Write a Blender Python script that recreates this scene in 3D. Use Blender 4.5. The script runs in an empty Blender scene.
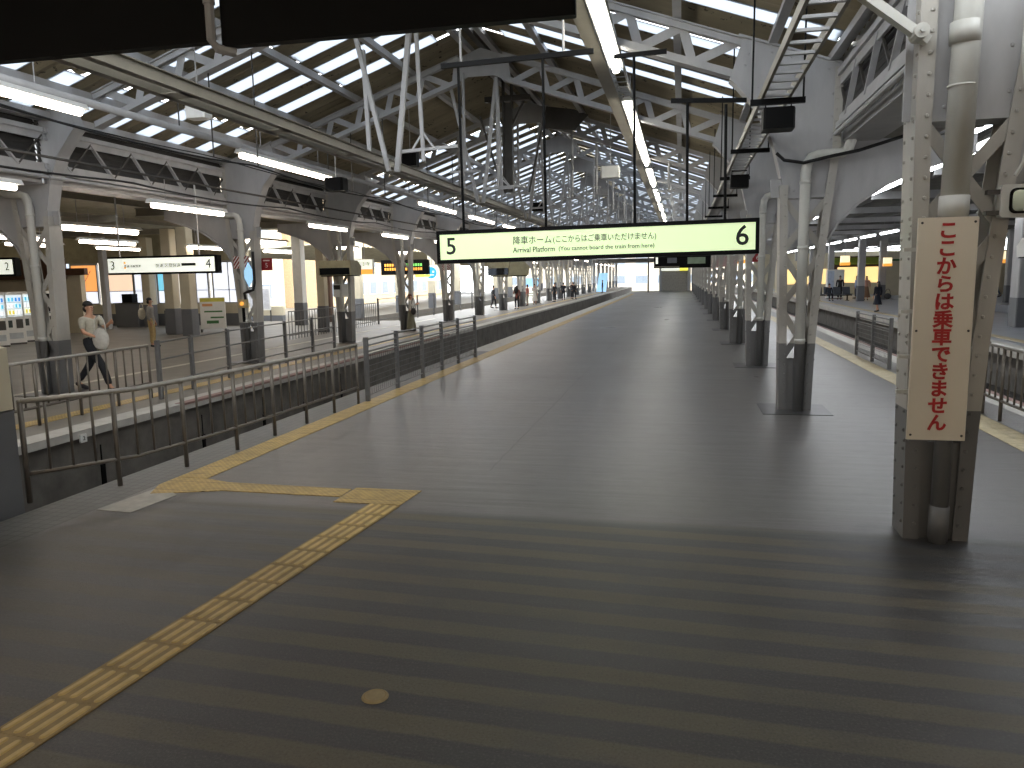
import bpy, bmesh, math, random
from mathutils import Vector, Matrix
random.seed(7)
D = bpy.data
SC = bpy.context.scene
COL = SC.collection

# ------------------------------------------------------------------ camera, world, exposure
def setup_camera():
    yaw, pitch, roll, f = 0.21943653, 0.14009094, 0.017, 763.0
    fw = Vector((-math.sin(yaw)*math.cos(pitch), math.cos(yaw)*math.cos(pitch), -math.sin(pitch)))
    rt = Vector((math.cos(yaw), math.sin(yaw), 0))
    up = rt.cross(fw)
    rt2 = rt*math.cos(roll) - up*math.sin(roll)
    up2 = up*math.cos(roll) + rt*math.sin(roll)
    m = Matrix(((rt2.x, up2.x, -fw.x, 0), (rt2.y, up2.y, -fw.y, 0), (rt2.z, up2.z, -fw.z, 2.0), (0, 0, 0, 1)))
    cd = D.cameras.new('camera'); cd.sensor_width = 36; cd.lens = f/1024*36
    cd.clip_start = 0.05; cd.clip_end = 600
    co = D.objects.new('camera', cd); COL.objects.link(co); co.matrix_world = m
    SC.camera = co
setup_camera()

SKY = 6.5
w = D.worlds.new('overcast_sky'); SC.world = w; w.use_nodes = True
bg = w.node_tree.nodes['Background']
bg.inputs[0].default_value = (0.92, 0.96, 1.0, 1); bg.inputs[1].default_value = SKY

SC.view_settings.view_transform = 'Standard'
try: SC.view_settings.look = 'None'
except Exception: pass
SC.view_settings.gamma = 1.0
SC.view_settings.use_curve_mapping = False
SC.view_settings.exposure = 0.1
try:
    SC.cycles.use_denoising = True
    SC.cycles.max_bounces = 8
    SC.cycles.diffuse_bounces = 5
    SC.cycles.sample_clamp_indirect = 6.0
except Exception: pass

# ------------------------------------------------------------------ materials
MATS = {}
def srgb(r, g, b):
    def c(v):
        v /= 255.0
        return v/12.92 if v <= 0.04045 else ((v+0.055)/1.055)**2.4
    return (c(r), c(g), c(b), 1)

class NT:
    def __init__(s, name):
        s.m = D.materials.new(name); s.m.use_nodes = True
        s.t = s.m.node_tree; s.b = s.t.nodes['Principled BSDF']; s.out = s.t.nodes['Material Output']
    def n(s, typ, **kw):
        nd = s.t.nodes.new(typ)
        for k, v in kw.items(): setattr(nd, k, v)
        return nd
    def l(s, a, b): s.t.links.new(a, b)
    def val(s, x):
        return x
    def math(s, op, a, b=None, c=None):
        nd = s.n('ShaderNodeMath', operation=op)
        for i, v in enumerate((a, b, c)):
            if v is None: continue
            if hasattr(v, 'is_linked') or hasattr(v, 'links'): s.l(v, nd.inputs[i])
            else: nd.inputs[i].default_value = v
        return nd.outputs[0]
    def mix(s, fac, c1, c2):
        nd = s.n('ShaderNodeMix', data_type='RGBA')
        for i, v in ((0, fac), (6, c1), (7, c2)):
            if hasattr(v, 'links'): s.l(v, nd.inputs[i])
            else: nd.inputs[i].default_value = v
        return nd.outputs[2]
    def noise(s, scale, detail=4, coord='Object', rough=0.6, stretch=None):
        tc = s.n('ShaderNodeTexCoord'); src = tc.outputs[coord]
        if stretch:
            mp = s.n('ShaderNodeMapping'); mp.inputs['Scale'].default_value = stretch
            s.l(src, mp.inputs[0]); src = mp.outputs[0]
        nz = s.n('ShaderNodeTexNoise'); nz.inputs['Scale'].default_value = scale
        nz.inputs['Detail'].default_value = detail; nz.inputs['Roughness'].default_value = rough
        s.l(src, nz.inputs['Vector']); return nz.outputs[0]
    def ramp(s, fac, lo, hi):
        nd = s.n('ShaderNodeMapRange'); s.l(fac, nd.inputs[0])
        nd.inputs[1].default_value = lo; nd.inputs[2].default_value = hi
        return nd.outputs[0]
    def bump(s, h, strength=0.3, dist=0.02):
        nd = s.n('ShaderNodeBump'); nd.inputs['Strength'].default_value = strength; nd.inputs['Distance'].default_value = dist
        s.l(h, nd.inputs['Height']); s.l(nd.outputs[0], s.b.inputs['Normal'])

def mat(name, col, rough=0.6, metal=0.0, var=0.25, scale=6.0, bump=0.0, col2=None):
    """a surface whose colour wanders between two close tones by noise"""
    if name in MATS: return MATS[name]
    t = NT(name)
    c2 = col2 or tuple(max(0, v*(1-var)) for v in col[:3])+(1,)
    nz = t.noise(scale, 5)
    t.l(t.mix(t.ramp(nz, 0.35, 0.7), col, c2), t.b.inputs['Base Color'])
    t.b.inputs['Roughness'].default_value = rough; t.b.inputs['Metallic'].default_value = metal
    if bump: t.bump(nz, bump)
    MATS[name] = t.m; return t.m

def emit(name, col, strength):
    if name in MATS: return MATS[name]
    t = NT(name)
    t.b.inputs['Base Color'].default_value = col
    t.b.inputs['Emission Color'].default_value = col
    t.b.inputs['Emission Strength'].default_value = strength
    t.b.inputs['Roughness'].default_value = 0.35
    MATS[name] = t.m; return t.m

def painted_steel(name, light, dark=None, zsplit=0.98):
    t = NT(name)
    nz = t.noise(3.0, 6, stretch=(1, 1, 0.35)); fine = t.noise(38, 3)
    l2 = tuple(v*0.78 for v in light[:3])+(1,)
    c = t.mix(t.ramp(nz, 0.4, 0.75), light, l2)
    rust = t.math('GREATER_THAN', t.math('MULTIPLY', nz, fine), 0.47)
    c = t.mix(rust, c, srgb(95, 84, 72))
    if dark:
        g = t.n('ShaderNodeNewGeometry'); sx = t.n('ShaderNodeSeparateXYZ'); t.l(g.outputs['Position'], sx.inputs[0])
        low = t.math('LESS_THAN', sx.outputs[2], zsplit)
        c = t.mix(low, c, t.mix(nz, dark, tuple(v*0.7 for v in dark[:3])+(1,)))
    t.l(c, t.b.inputs['Base Color']); t.b.inputs['Roughness'].default_value = 0.42
    t.bump(fine, 0.08, 0.01)
    MATS[name] = t.m; return t.m

M_STEEL = painted_steel('grey_painted_steel', srgb(170, 170, 171))
M_COLUMN = painted_steel('column_paint', srgb(176, 173, 166), srgb(112, 112, 112))
M_PIPE = painted_steel('pipe_paint', srgb(200, 200, 194), srgb(112, 112, 112))
M_DUCT = painted_steel('duct_paint', srgb(132, 127, 114))
M_DARKSTEEL = mat('dark_steel', srgb(72, 69, 65), 0.5)
M_BLACK = mat('black_metal', srgb(9, 9, 10), 0.5)
M_BLACK.node_tree.nodes['Principled BSDF'].inputs['Specular IOR Level'].default_value = 0.12
M_CABLE = mat('black_cable', srgb(24, 24, 25), 0.6)
M_RAILING = mat('stainless_railing', srgb(112, 106, 98), 0.38, 0.4, 0.15, 12)
M_TOPRAIL = mat('highlit_rail', srgb(168, 164, 156), 0.3, 0.4, 0.25, 10)  # paler than the posts: the top rail's highlights are put into its colour
M_FENCE = mat('galvanised_fence', srgb(118, 118, 118), 0.45, 0.4, 0.2, 10)
M_WHITE = mat('white_enamel', srgb(226, 226, 222), 0.4, 0, 0.08)
M_CREAM = mat('cream_paint', srgb(205, 196, 172), 0.55, 0, 0.12, 2)
M_GREYPAINT = mat('grey_wall_paint', srgb(104, 106, 110), 0.5, 0, 0.12, 2)
M_BROWN = mat('brown_cladding', srgb(88, 60, 44), 0.5)
M_LOUVRE = mat('dark_louvre', srgb(60, 58, 56), 0.6)
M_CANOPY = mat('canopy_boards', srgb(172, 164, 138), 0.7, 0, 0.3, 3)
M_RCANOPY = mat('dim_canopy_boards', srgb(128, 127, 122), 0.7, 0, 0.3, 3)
M_CONC = mat('pit_concrete', srgb(112, 108, 102), 0.85, 0, 0.45, 2.5, 0.3)
M_BALLAST = mat('dark_ballast', srgb(58, 54, 50), 0.95, 0, 0.6, 14, 0.8)
M_RAIL = mat('rusty_rail', srgb(92, 78, 66), 0.45, 0.6)
M_LPLAT = mat('worn_platform_paving', srgb(128, 123, 114), 0.5, 0, 0.25, 1.3, 0.05)
M_RPLAT = mat('cool_platform_paving', srgb(150, 154, 162), 0.38, 0, 0.25, 1.1, 0.05)
M_COPING = mat('coping_stone', srgb(188, 185, 178), 0.6, 0, 0.2, 4)
M_PINK = mat('faded_red_edge', srgb(150, 122, 116), 0.7)
M_WLINE = mat('worn_white_line', srgb(206, 202, 190), 0.6, 0, 0.3, 9)
M_TUBE = emit('tube_white', (1.0, 0.96, 0.86, 1), 15.0)
M_TUBEW = emit('tube_warm', (1.0, 0.86, 0.72, 1), 14.0)
M_TUBEB = emit('tube_concourse', (1.0, 0.88, 0.74, 1), 36.0)
M_TUBEC = emit('tube_cool', (0.95, 0.97, 1.0, 1), 13.0)
M_SIGNFACE = emit('lit_sign_face', (0.72, 0.86, 0.50, 1), 0.56)
M_SIGNWHITE = emit('lit_white_sign_face', (0.78, 0.80, 0.70, 1), 0.9)
M_INK = mat('sign_ink', srgb(22, 24, 22), 0.5)
M_INK2 = mat('soft_sign_ink', srgb(26, 30, 24), 0.5)
M_RED = mat('red_lettering', srgb(176, 22, 24), 0.5, 0, 0.1)
M_PLATE = mat('ivory_plate', srgb(226, 216, 198), 0.35, 0, 0.05, 2)
M_ORANGE = emit('lit_orange', (0.9, 0.38, 0.06, 1), 0.9)
M_YELLOW = emit('lit_yellow', (0.9, 0.85, 0.10, 1), 0.9)
M_HAZRED = mat('hazard_red', srgb(140, 44, 40), 0.5)
M_BLUE = emit('lit_blue_panel', (0.05, 0.42, 0.72, 1), 0.7)
M_PALEBLUE = emit('lit_pale_blue_panel', (0.35, 0.62, 0.85, 1), 0.8)
M_GREEN = mat('green_print', srgb(70, 120, 70), 0.6)
M_GLASS = mat('dark_glass', srgb(26, 30, 34), 0.08)
M_SKIN = mat('skin', srgb(196, 150, 122), 0.5, 0, 0.1)
M_HAIR = mat('black_hair', srgb(24, 20, 19), 0.45)
M_HAIRB = mat('brown_hair', srgb(110, 62, 38), 0.45)
M_SHOE = mat('dark_shoe', srgb(34, 32, 34), 0.5)
def cloth(name, c): return mat('cloth_'+name, srgb(*c), 0.85, 0, 0.22, 16, 0.15)

def m_roof():
    t = NT('roof_sheet_underside')
    a = t.noise(0.9, 5, stretch=(0.4, 3, 0.4)); b = t.noise(7, 4)
    c = t.mix(t.ramp(a, 0.3, 0.7), srgb(160, 150, 126), srgb(128, 120, 102))
    c = t.mix(t.math('GREATER_THAN', b, 0.64), c, srgb(84, 76, 62))
    t.l(c, t.b.inputs['Base Color']); t.b.inputs['Roughness'].default_value = 0.85
    return t.m
M_ROOF = m_roof()

def m_skylight():
    t = NT('translucent_roof_panel')
    tr = t.n('ShaderNodeBsdfTranslucent'); tr.inputs[0].default_value = (0.40, 0.42, 0.445, 1)
    t.l(tr.outputs[0], t.out.inputs['Surface'])
    return t.m
M_SKYL = m_skylight()

def m_floor():
    t = NT('platform_asphalt')
    g = t.n('ShaderNodeNewGeometry'); s = t.n('ShaderNodeSeparateXYZ'); t.l(g.outputs['Position'], s.inputs[0])
    X, Y = s.outputs[0], s.outputs[1]
    fine = t.noise(170, 3); mid = t.noise(5.5, 6); big = t.noise(0.55, 5, stretch=(1, 0.45, 1))
    base = t.mix(t.ramp(big, 0.3, 0.7), srgb(97, 95, 94), srgb(111, 108, 105))
    base = t.mix(t.math('MULTIPLY', t.ramp(mid, 0.45, 0.8), 0.5), base, srgb(72, 71, 71))
    streak = t.noise(1.6, 5, stretch=(0.12, 1, 1))
    base = t.mix(t.math('MULTIPLY', t.ramp(streak, 0.42, 0.7), 0.35), base, srgb(74, 73, 74))
    # anti-slip bands laid across the near end
    edge = t.math('MULTIPLY', t.math('SUBTRACT', mid, 0.5), 0.04)
    yy = t.math('ADD', t.math('ADD', t.math('ADD', Y, 0.02), t.math('MULTIPLY', X, 0.045)), edge)
    ph = t.math('FRACT', t.math('DIVIDE', yy, 0.315))
    band = t.ramp(t.math('ABSOLUTE', t.math('SUBTRACT', ph, 0.5)), 0.27, 0.21)
    near = t.math('MULTIPLY', t.ramp(Y, 6.12, 5.95), t.ramp(X, -6.0, -2.0))
    worn = t.ramp(t.noise(1.1, 4), 0.22, 0.5)
    band = t.math('MULTIPLY', t.math('MULTIPLY', band, near), worn)
    base = t.mix(near, base, t.mix(mid, srgb(66, 65, 65), srgb(76, 75, 74)))
    base = t.mix(band, base, srgb(103, 97, 82))
    grain = t.noise(75, 2)
    base = t.mix(t.math('MULTIPLY', t.ramp(grain, 0.52, 0.75), 0.5), base, srgb(52, 51, 50))
    base = t.mix(t.math('MULTIPLY', t.ramp(grain, 0.46, 0.28), 0.35), base, srgb(122, 119, 112))
    jy = t.math('ABSOLUTE', t.math('SUBTRACT', t.math('ADD', Y, t.math('MULTIPLY', mid, 0.03)), 14.3))
    jx = t.math('ABSOLUTE', t.math('SUBTRACT', t.math('ADD', X, t.math('MULTIPLY', mid, 0.06)), -1.9))
    joint = t.math('MAXIMUM', t.math('MULTIPLY', t.math('LESS_THAN', jy, 0.014), t.math('GREATER_THAN', X, -2.2)), t.math('MULTIPLY', t.math('LESS_THAN', jx, 0.008), t.math('GREATER_THAN', Y, 7.5)))
    base = t.mix(t.math('MULTIPLY', joint, 0.6), base, srgb(48, 47, 46))
    # grime spread round the near column's foot
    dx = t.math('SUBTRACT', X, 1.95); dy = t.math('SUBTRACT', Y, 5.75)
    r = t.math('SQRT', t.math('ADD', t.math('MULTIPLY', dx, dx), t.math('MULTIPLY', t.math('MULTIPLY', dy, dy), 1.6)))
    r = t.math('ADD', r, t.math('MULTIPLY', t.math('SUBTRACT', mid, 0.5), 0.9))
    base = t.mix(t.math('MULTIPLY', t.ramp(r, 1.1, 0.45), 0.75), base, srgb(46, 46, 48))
    t.l(base, t.b.inputs['Base Color'])
    rg = t.math('ADD', t.math('MULTIPLY', t.ramp(big, 0.3, 0.7), 0.08), t.math('ADD', t.math('MULTIPLY', band, 0.08), 0.34))
    t.l(t.math('ADD', t.math('SUBTRACT', rg, t.math('MULTIPLY', streak, 0.12)), t.math('MULTIPLY', near, 0.14)), t.b.inputs['Roughness'])
    ripple = t.noise(3.2, 4, stretch=(0.16, 1.5, 1))
    t.bump(t.math('ADD', t.math('ADD', fine, t.math('MULTIPLY', mid, 0.3)), t.math('MULTIPLY', ripple, 5.0)), 0.35, 0.005)
    return t.m
M_FLOOR = m_floor()

def m_tactile(name, col, dots=True, pitch=0.06):
    t = NT(name)
    tc = t.n('ShaderNodeTexCoord'); s = t.n('ShaderNodeSeparateXYZ'); t.l(tc.outputs['Object'], s.inputs[0])
    k = 2*math.pi/pitch
    a = t.math('SINE', t.math('MULTIPLY', s.outputs[0], k)); b = t.math('SINE', t.math('MULTIPLY', s.outputs[1], k))
    d = t.ramp(t.math('MULTIPLY', a, b), 0.1, 0.5) if dots else t.ramp(a, 0, 0.5)
    nz = t.noise(9, 5); nb = t.noise(1.2, 3)
    c = t.mix(t.ramp(nz, 0.4, 0.75), col, tuple(v*0.62 for v in col[:3])+(1,))
    c = t.mix(t.math('MULTIPLY', t.ramp(nb, 0.45, 0.7), 0.35), c, srgb(130, 112, 72))
    c = t.mix(t.math('MULTIPLY', t.math('SUBTRACT', 1.0, d), 0.30), c, srgb(104, 84, 50))
    fr = t.math('LESS_THAN', t.math('FRACT', t.math('DIVIDE', s.outputs[1], 0.3)), 0.03)
    c = t.mix(fr, c, srgb(96, 80, 50))
    t.l(c, t.b.inputs['Base Color']); t.b.inputs['Roughness'].default_value = 0.45
    t.bump(d, 0.6, 0.006)
    return t.m
M_TACT = m_tactile('yellow_tactile_dots', srgb(204, 172, 100))
M_TACTP = m_tactile('pale_tactile_dots', srgb(204, 190, 150))
M_BARTILE = mat('yellow_bar_tile', srgb(222, 192, 122), 0.45, 0, 0.3, 7, 0.1)
M_BARBASE = mat('yellow_bar_tile_bed', srgb(170, 142, 84), 0.55, 0, 0.35, 7, 0.1)

def m_tiles():
    t = NT('small_edge_tiles')
    tc = t.n('ShaderNodeTexCoord'); br = t.n('ShaderNodeTexBrick')
    t.l(tc.outputs['Object'], br.inputs['Vector'])
    br.inputs['Scale'].default_value = 1.0; br.inputs['Brick Width'].default_value = 0.1; br.inputs['Row Height'].default_value = 0.1
    br.inputs['Mortar Size'].default_value = 0.006; br.offset = 0.0
    br.inputs['Color1'].default_value = srgb(120, 119, 116); br.inputs['Color2'].default_value = srgb(112, 111, 109)
    br.inputs['Mortar'].default_value = srgb(94, 93, 92)
    nz = t.noise(2, 5)
    t.l(t.mix(t.math('MULTIPLY', nz, 0.4), br.outputs[0], srgb(90, 88, 84)), t.b.inputs['Base Color'])
    t.b.inputs['Roughness'].default_value = 0.55
    return t.m
M_TILES = m_tiles()

def m_facade(name, col, wcol, sx, sz):
    t = NT(name)
    tc = t.n('ShaderNodeTexCoord'); br = t.n('ShaderNodeTexBrick'); mp = t.n('ShaderNodeMapping')
    mp.inputs['Rotation'].default_value = (math.radians(90), 0, math.radians(90))
    t.l(tc.outputs['Object'], mp.inputs[0]); t.l(mp.outputs[0], br.inputs['Vector'])
    br.offset = 0; br.inputs['Scale'].default_value = 1; br.inputs['Brick Width'].default_value = sx
    br.inputs['Row Height'].default_value = sz; br.inputs['Mortar Size'].default_value = 0.06
    br.inputs['Color1'].default_value = col; br.inputs['Color2'].default_value = col; br.inputs['Mortar'].default_value = wcol
    t.l(br.outputs[0], t.b.inputs['Base Color']); t.b.inputs['Roughness'].default_value = 0.7
    return t.m

# ------------------------------------------------------------------ mesh building
class MB:
    def __init__(s): s.v = []; s.f = []; s.mi = []; s.cur = 0
    def add(s, vs, fs):
        o = len(s.v); s.v += [tuple(p) for p in vs]
        s.f += [tuple(i+o for i in f) for f in fs]; s.mi += [s.cur]*len(fs)
        return s
    def hexa(s, p):   # 4 bottom (ccw) + 4 top
        return s.add(p, [(3, 2, 1, 0), (4, 5, 6, 7), (0, 1, 5, 4), (1, 2, 6, 5), (2, 3, 7, 6), (3, 0, 4, 7)])
    def box(s, x0, x1, y0, y1, z0, z1):
        if x0 > x1: x0, x1 = x1, x0
        if y0 > y1: y0, y1 = y1, y0
        if z0 > z1: z0, z1 = z1, z0
        return s.hexa([(x0, y0, z0), (x1, y0, z0), (x1, y1, z0), (x0, y1, z0), (x0, y0, z1), (x1, y0, z1), (x1, y1, z1), (x0, y1, z1)])
    def cbox(s, x0, x1, y0, y1, z0, z1, c=0.02):
        """box with chamfered vertical edges and top rim"""
        o = [(x0+c, y0), (x1-c, y0), (x1, y0+c), (x1, y1-c), (x1-c, y1), (x0+c, y1), (x0, y1-c), (x0, y0+c)]
        i = [(x0+c, y0+c), (x1-c, y0+c), (x1-c, y0+c), (x1-c, y1-c), (x1-c, y1-c), (x0+c, y1-c), (x0+c, y1-c), (x0+c, y0+c)]
        v = [(x, y, z0) for x, y in o]+[(x, y, z1-c) for x, y in o]+[(x0+c+(x-x0-c)*.97, y0+c+(y-y0-c)*.97, z1) for x, y in o]
        f = [tuple(range(7, -1, -1)), tuple(range(16, 24))]
        for k in range(8):
            j = (k+1) % 8; f += [(k, j, 8+j, 8+k), (8+k, 8+j, 16+j, 16+k)]
        return s.add(v, f)
    def beam(s, p0, p1, w, h, up=(0, 0, 1)):
        p0, p1 = Vector(p0), Vector(p1); d = (p1-p0).normalized(); up = Vector(up)
        if abs(d.dot(up)) > 0.99: up = Vector((0, 1, 0))
        a = d.cross(up).normalized(); b = a.cross(d)
        o = [(-1, -1), (1, -1), (1, 1), (-1, 1)]
        return s.hexa([p0+a*w/2*i+b*h/2*j for i, j in o]+[p1+a*w/2*i+b*h/2*j for i, j in o])
    def tube(s, pts, r, n=8, caps=True):
        pts = [Vector(p) for p in pts]; rings = []; base = len(s.v)
        rr = r if isinstance(r, (list, tuple)) else [r]*len(pts)
        pa = None; V = []
        for i, p in enumerate(pts):
            d = (pts[min(i+1, len(pts)-1)]-pts[max(i-1, 0)]).normalized()
            if pa is None:
                u = Vector((0, 0, 1)) if abs(d.z) < 0.9 else Vector((0, 1, 0))
                a = d.cross(u).normalized()
            else: a = (pa-d*pa.dot(d)).normalized()
            pa = a; b = d.cross(a)
            V += [p+(a*math.cos(2*math.pi*k/n)+b*math.sin(2*math.pi*k/n))*rr[i] for k in range(n)]
        F = []
        for i in range(len(pts)-1):
            for k in range(n):
                j = (k+1) % n; F.append((i*n+k, i*n+j, (i+1)*n+j, (i+1)*n+k))
        if caps: F += [tuple(range(n-1, -1, -1)), tuple(range((len(pts)-1)*n, len(pts)*n))]
        return s.add(V, F)
    def cyl(s, p0, p1, r, n=12): return s.tube([p0, p1], r, n)
    def prism(s, poly, a0, a1, plane='xz'):
        """outline (2-D) pushed from a0 to a1 along the remaining axis"""
        def P(u, v, a): return {'xz': (u, a, v), 'yz': (a, u, v), 'xy': (u, v, a)}[plane]
        n = len(poly)
        V = [P(u, v, a0) for u, v in poly]+[P(u, v, a1) for u, v in poly]
        F = [tuple(range(n)), tuple(range(2*n-1, n-1, -1))]+[(i, n+i, n+(i+1) % n, (i+1) % n) for i in range(n)]
        return s.add(V, F)
    def ball(s, c, r, nu=10, nv=7, sc=(1, 1, 1), zmin=-1.0):
        c = Vector(c); V = []; F = []
        for j in range(nv+1):
            ph = math.pi*j/nv; z = max(math.cos(ph), zmin)
            for i in range(nu):
                th = 2*math.pi*i/nu
                V.append(c+Vector((math.sin(ph)*math.cos(th)*r*sc[0], math.sin(ph)*math.sin(th)*r*sc[1], z*r*sc[2])))
        for j in range(nv):
            for i in range(nu):
                k = (i+1) % nu; F.append((j*nu+i, (j+1)*nu+i, (j+1)*nu+k, j*nu+k))
        return s.add(V, F)
    def lathe(s, prof, n=16, sx=1, sy=1, c=(0, 0)):
        V = []; F = []
        for r, z in prof: V += [(c[0]+r*sx*math.cos(2*math.pi*k/n), c[1]+r*sy*math.sin(2*math.pi*k/n), z) for k in range(n)]
        for i in range(len(prof)-1):
            for k in range(n):
                j = (k+1) % n; F.append((i*n+k, i*n+j, (i+1)*n+j, (i+1)*n+k))
        return s.add(V, F)
    def text(s, body, size, mtx, align='CENTER', sx=1.0, depth=0.002, bold=0.0):
        cu = D.curves.new('lettering', 'FONT'); cu.body = body; cu.size = size
        cu.align_x = align; cu.align_y = 'CENTER'; cu.extrude = depth; cu.resolution_u = 3; cu.offset = bold
        ob = D.objects.new('lettering', cu); COL.objects.link(ob)
        bpy.context.view_layer.update()
        me = ob.evaluated_get(bpy.context.evaluated_depsgraph_get()).to_mesh()
        V = [mtx @ Vector((v.co.x*sx, v.co.y, v.co.z)) for v in me.vertices]
        s.add(V, [tuple(p.vertices) for p in me.polygons])
        D.objects.remove(ob); D.curves.remove(cu)
        return s
    def xf(s, m, start=0):
        s.v[start:] = [tuple(m @ Vector(p)) for p in s.v[start:]]; return s
    def build(s, name, m, parent=None, loc=(0, 0, 0), smooth=False):
        me = D.meshes.new(name); me.from_pydata(s.v, [], s.f)
        ms = m if isinstance(m, (list, tuple)) else [m]
        for k in ms: me.materials.append(k)
        if len(ms) > 1: me.polygons.foreach_set('material_index', s.mi)
        if smooth: me.polygons.foreach_set('use_smooth', [True]*len(me.polygons))
        me.update()
        bm = bmesh.new(); bm.from_mesh(me); bmesh.ops.recalc_face_normals(bm, faces=bm.faces); bm.to_mesh(me); bm.free()
        o = D.objects.new(name, me); COL.objects.link(o); o.location = loc
        if parent: o.parent = parent
        return o

FACE = Matrix.Rotation(math.radians(90), 4, 'X')      # text upright, read from -Y
def TM(x, y, z, rz=0): return Matrix.Translation((x, y, z)) @ Matrix.Rotation(rz, 4, 'Z') @ FACE

def tag(o, label, cat, group=None):
    o['label'] = label; o['category'] = cat; o['kind'] = 'thing'
    if group: o['group'] = group
    return o
def thing(name, label, cat, loc=(0, 0, 0), rz=0, group=None):
    o = D.objects.new(name, None); COL.objects.link(o); o.empty_display_size = 0.2
    o.location = loc; o.rotation_euler = (0, 0, rz)
    return tag(o, label, cat, group)
def struct(name, mb, m, label=None):
    o = mb.build(name, m); o['kind'] = 'structure'
    if label: o['label'] = label
    return o
def dup(root, loc=None, rz=None, label=None, group=None):
    r = root.copy(); COL.objects.link(r)
    if loc is not None: r.location = loc
    if rz is not None: r.rotation_euler = (0, 0, rz)
    if label: r['label'] = label
    if group: r['group'] = group
    for ch in list(root.children):
        c = ch.copy(); COL.objects.link(c); c.parent = r
        for g in list(ch.children):
            d = g.copy(); COL.objects.link(d); d.parent = c
    return r
ORD = ('first second third fourth fifth sixth seventh eighth ninth tenth eleventh twelfth thirteenth fourteenth fifteenth '
       'sixteenth seventeenth eighteenth nineteenth twentieth').split()

# ------------------------------------------------------------------ layout numbers (metres)
XC, XR, XL = -4.42, 1.62, -10.46
YS = [6.15+5.53*k for k in range(16)]
YEND = 93.0
def roofz(d): return 7.27-0.35*d

# ------------------------------------------------------------------ setting: platforms, pits
struct('floor', MB().box(-5.08, 4.55, -3, YEND, -1.2, 0), M_FLOOR)
o = struct('floor_edge_tiles', MB().box(-5.65, -5.08, -3, 20, -1.15, 0), M_TILES)
struct('floor_edge_coping', MB().box(-5.65, -5.08, 20, YEND, -1.15, 0), M_COPING)
m = MB().box(4.55, 5.0, -3, YEND, -1.15, 0.0); struct('floor_right_coping', m, M_COPING)
struct('trim_1', MB().box(4.9, 5.005, -3, YEND, -0.03, 0.006), M_PINK)
struct('floor_left_platform', MB().box(-13.3, -8.45, -3, 130, -1.2, 0), M_LPLAT)
struct('floor_left_coping', MB().box(-8.45, -8.05, -3, 130, -0.11, 0), M_COPING)
struct('wall_left_platform_face', MB().box(-8.44, -8.16, -3, 130, -1.2, -0.11), M_CONC)
struct('trim_2', MB().box(-8.2, -8.043, 11, 26, -0.03, 0.006), M_PINK)
struct('floor_concourse', MB().box(-34, -13.3, -3, 34.5, -1.2, 0), M_LPLAT)
struct('floor_outer_left_platform', MB().box(-24, -16.2, 34.5, 130, -1.2, 0), M_LPLAT)
struct('floor_right_platform', MB().box(8.6, 14.2, -3, 130, -1.2, 0), M_RPLAT)
struct('floor_right_platform_coping', MB().box(8.2, 8.6, -3, 130, -0.25, 0), M_COPING)
struct('wall_right_platform_face', MB().box(8.45, 8.62, -3, 130, -1.2, -0.24), M_CONC)
struct('floor_far_right_platform', MB().box(17.2, 34, -3, 130, -1.2, 0), M_RPLAT)
m = MB().box(-60, 34, -4, 132, -1.5, -1.2); struct('ground_track_bed', m, M_BALLAST)
struct('wall_pit_end', MB().box(-8.2, -5.66, 3.2, 3.5, -1.2, -0.02), M_CONC)
# wall stub beside the near railing
m = MB(); m.cbox(-8.6, -5.82, 5.25, 5.62, 0.9, 1.47, 0.02); m.cur = 1; m.cbox(-8.6, -5.82, 5.25, 5.62, -1.2, 0.9, 0.015)
struct('wall_pit_parapet', m, [M_CREAM, M_GREYPAINT])

def rails(name, xc, y0, y1, label):
    t = thing(name, label, 'railway track', (xc, 0, -1.2))
    for sx in (-0.53, 0.53):
        r = MB(); r.box(sx-0.06, sx+0.06, y0, y1, 0.12, 0.14); r.box(sx-0.01, sx+0.01, y0, y1, 0.14, 0.24); r.box(sx-0.033, sx+0.033, y0, y1, 0.24, 0.28)
        r.build('rail', M_RAIL, t)
    s = MB(); y = y0
    while y < y1:
        s.box(-1.05, 1.05, y, y+0.2, 0, 0.12); y += 0.65
    s.build('sleepers', M_DARKSTEEL, t)
rails('railway_track', -6.9, 4, 128, 'sunken track between the near railing and the left platform')
rails('railway_track', 6.6, -3, 128, 'sunken dark track to the right of the lattice columns')
rails('railway_track', -14.75, 35, 128, 'track behind the left platform in bright daylight')
rails('railway_track', 15.7, -3, 128, 'track behind the right platform with the bench')

# small service boxes on the pit wall
for k, (y, h) in enumerate(((7.6, .34), (9.2, .36), (11.6, .3), (13.6, .3), (15.3, .28), (17.2, .26))):
    m = MB(); m.box(-8.2, -8.14, y, y+0.08, -0.95, -0.95+h); m.cyl((-8.17, y+.04, -0.95+h), (-8.17, y+.04, -0.3), 0.02, 6)
    tag(m.build('wall_stub_post', M_BLACK), 'short dark post on the pit wall, %s from the near end' % ORD[k], 'post', 'dark posts on the pit wall')
m = MB()
for k in range(13):
    a = math.pi*k/12
    m.v.append((-6.02, 7.4+0.17*math.cos(a), -0.62+0.24*math.sin(a)))
m = MB().prism([(7.4+0.17*math.cos(math.pi*k/12), -0.75+0.26*math.sin(math.pi*k/12)) for k in range(13)], -6.9, -5.67, 'yz')
tag(m.build('drain_hood', M_DARKSTEEL), 'dark rounded drain mouth in the pit below the near railing', 'drain')
m = MB().box(-8.06, -8.03, 8.75, 8.86, -0.17, -0.06); m.cur = 1; m.text('2', 0.08, Matrix.Translation((-8.028, 8.805, -0.115)) @ Matrix.Rotation(math.pi/2, 4, 'Z') @ FACE)
tag(m.build('number_plate', [M_WHITE, M_INK]), 'tiny white number plate on the left platform edge', 'plate')

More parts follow.
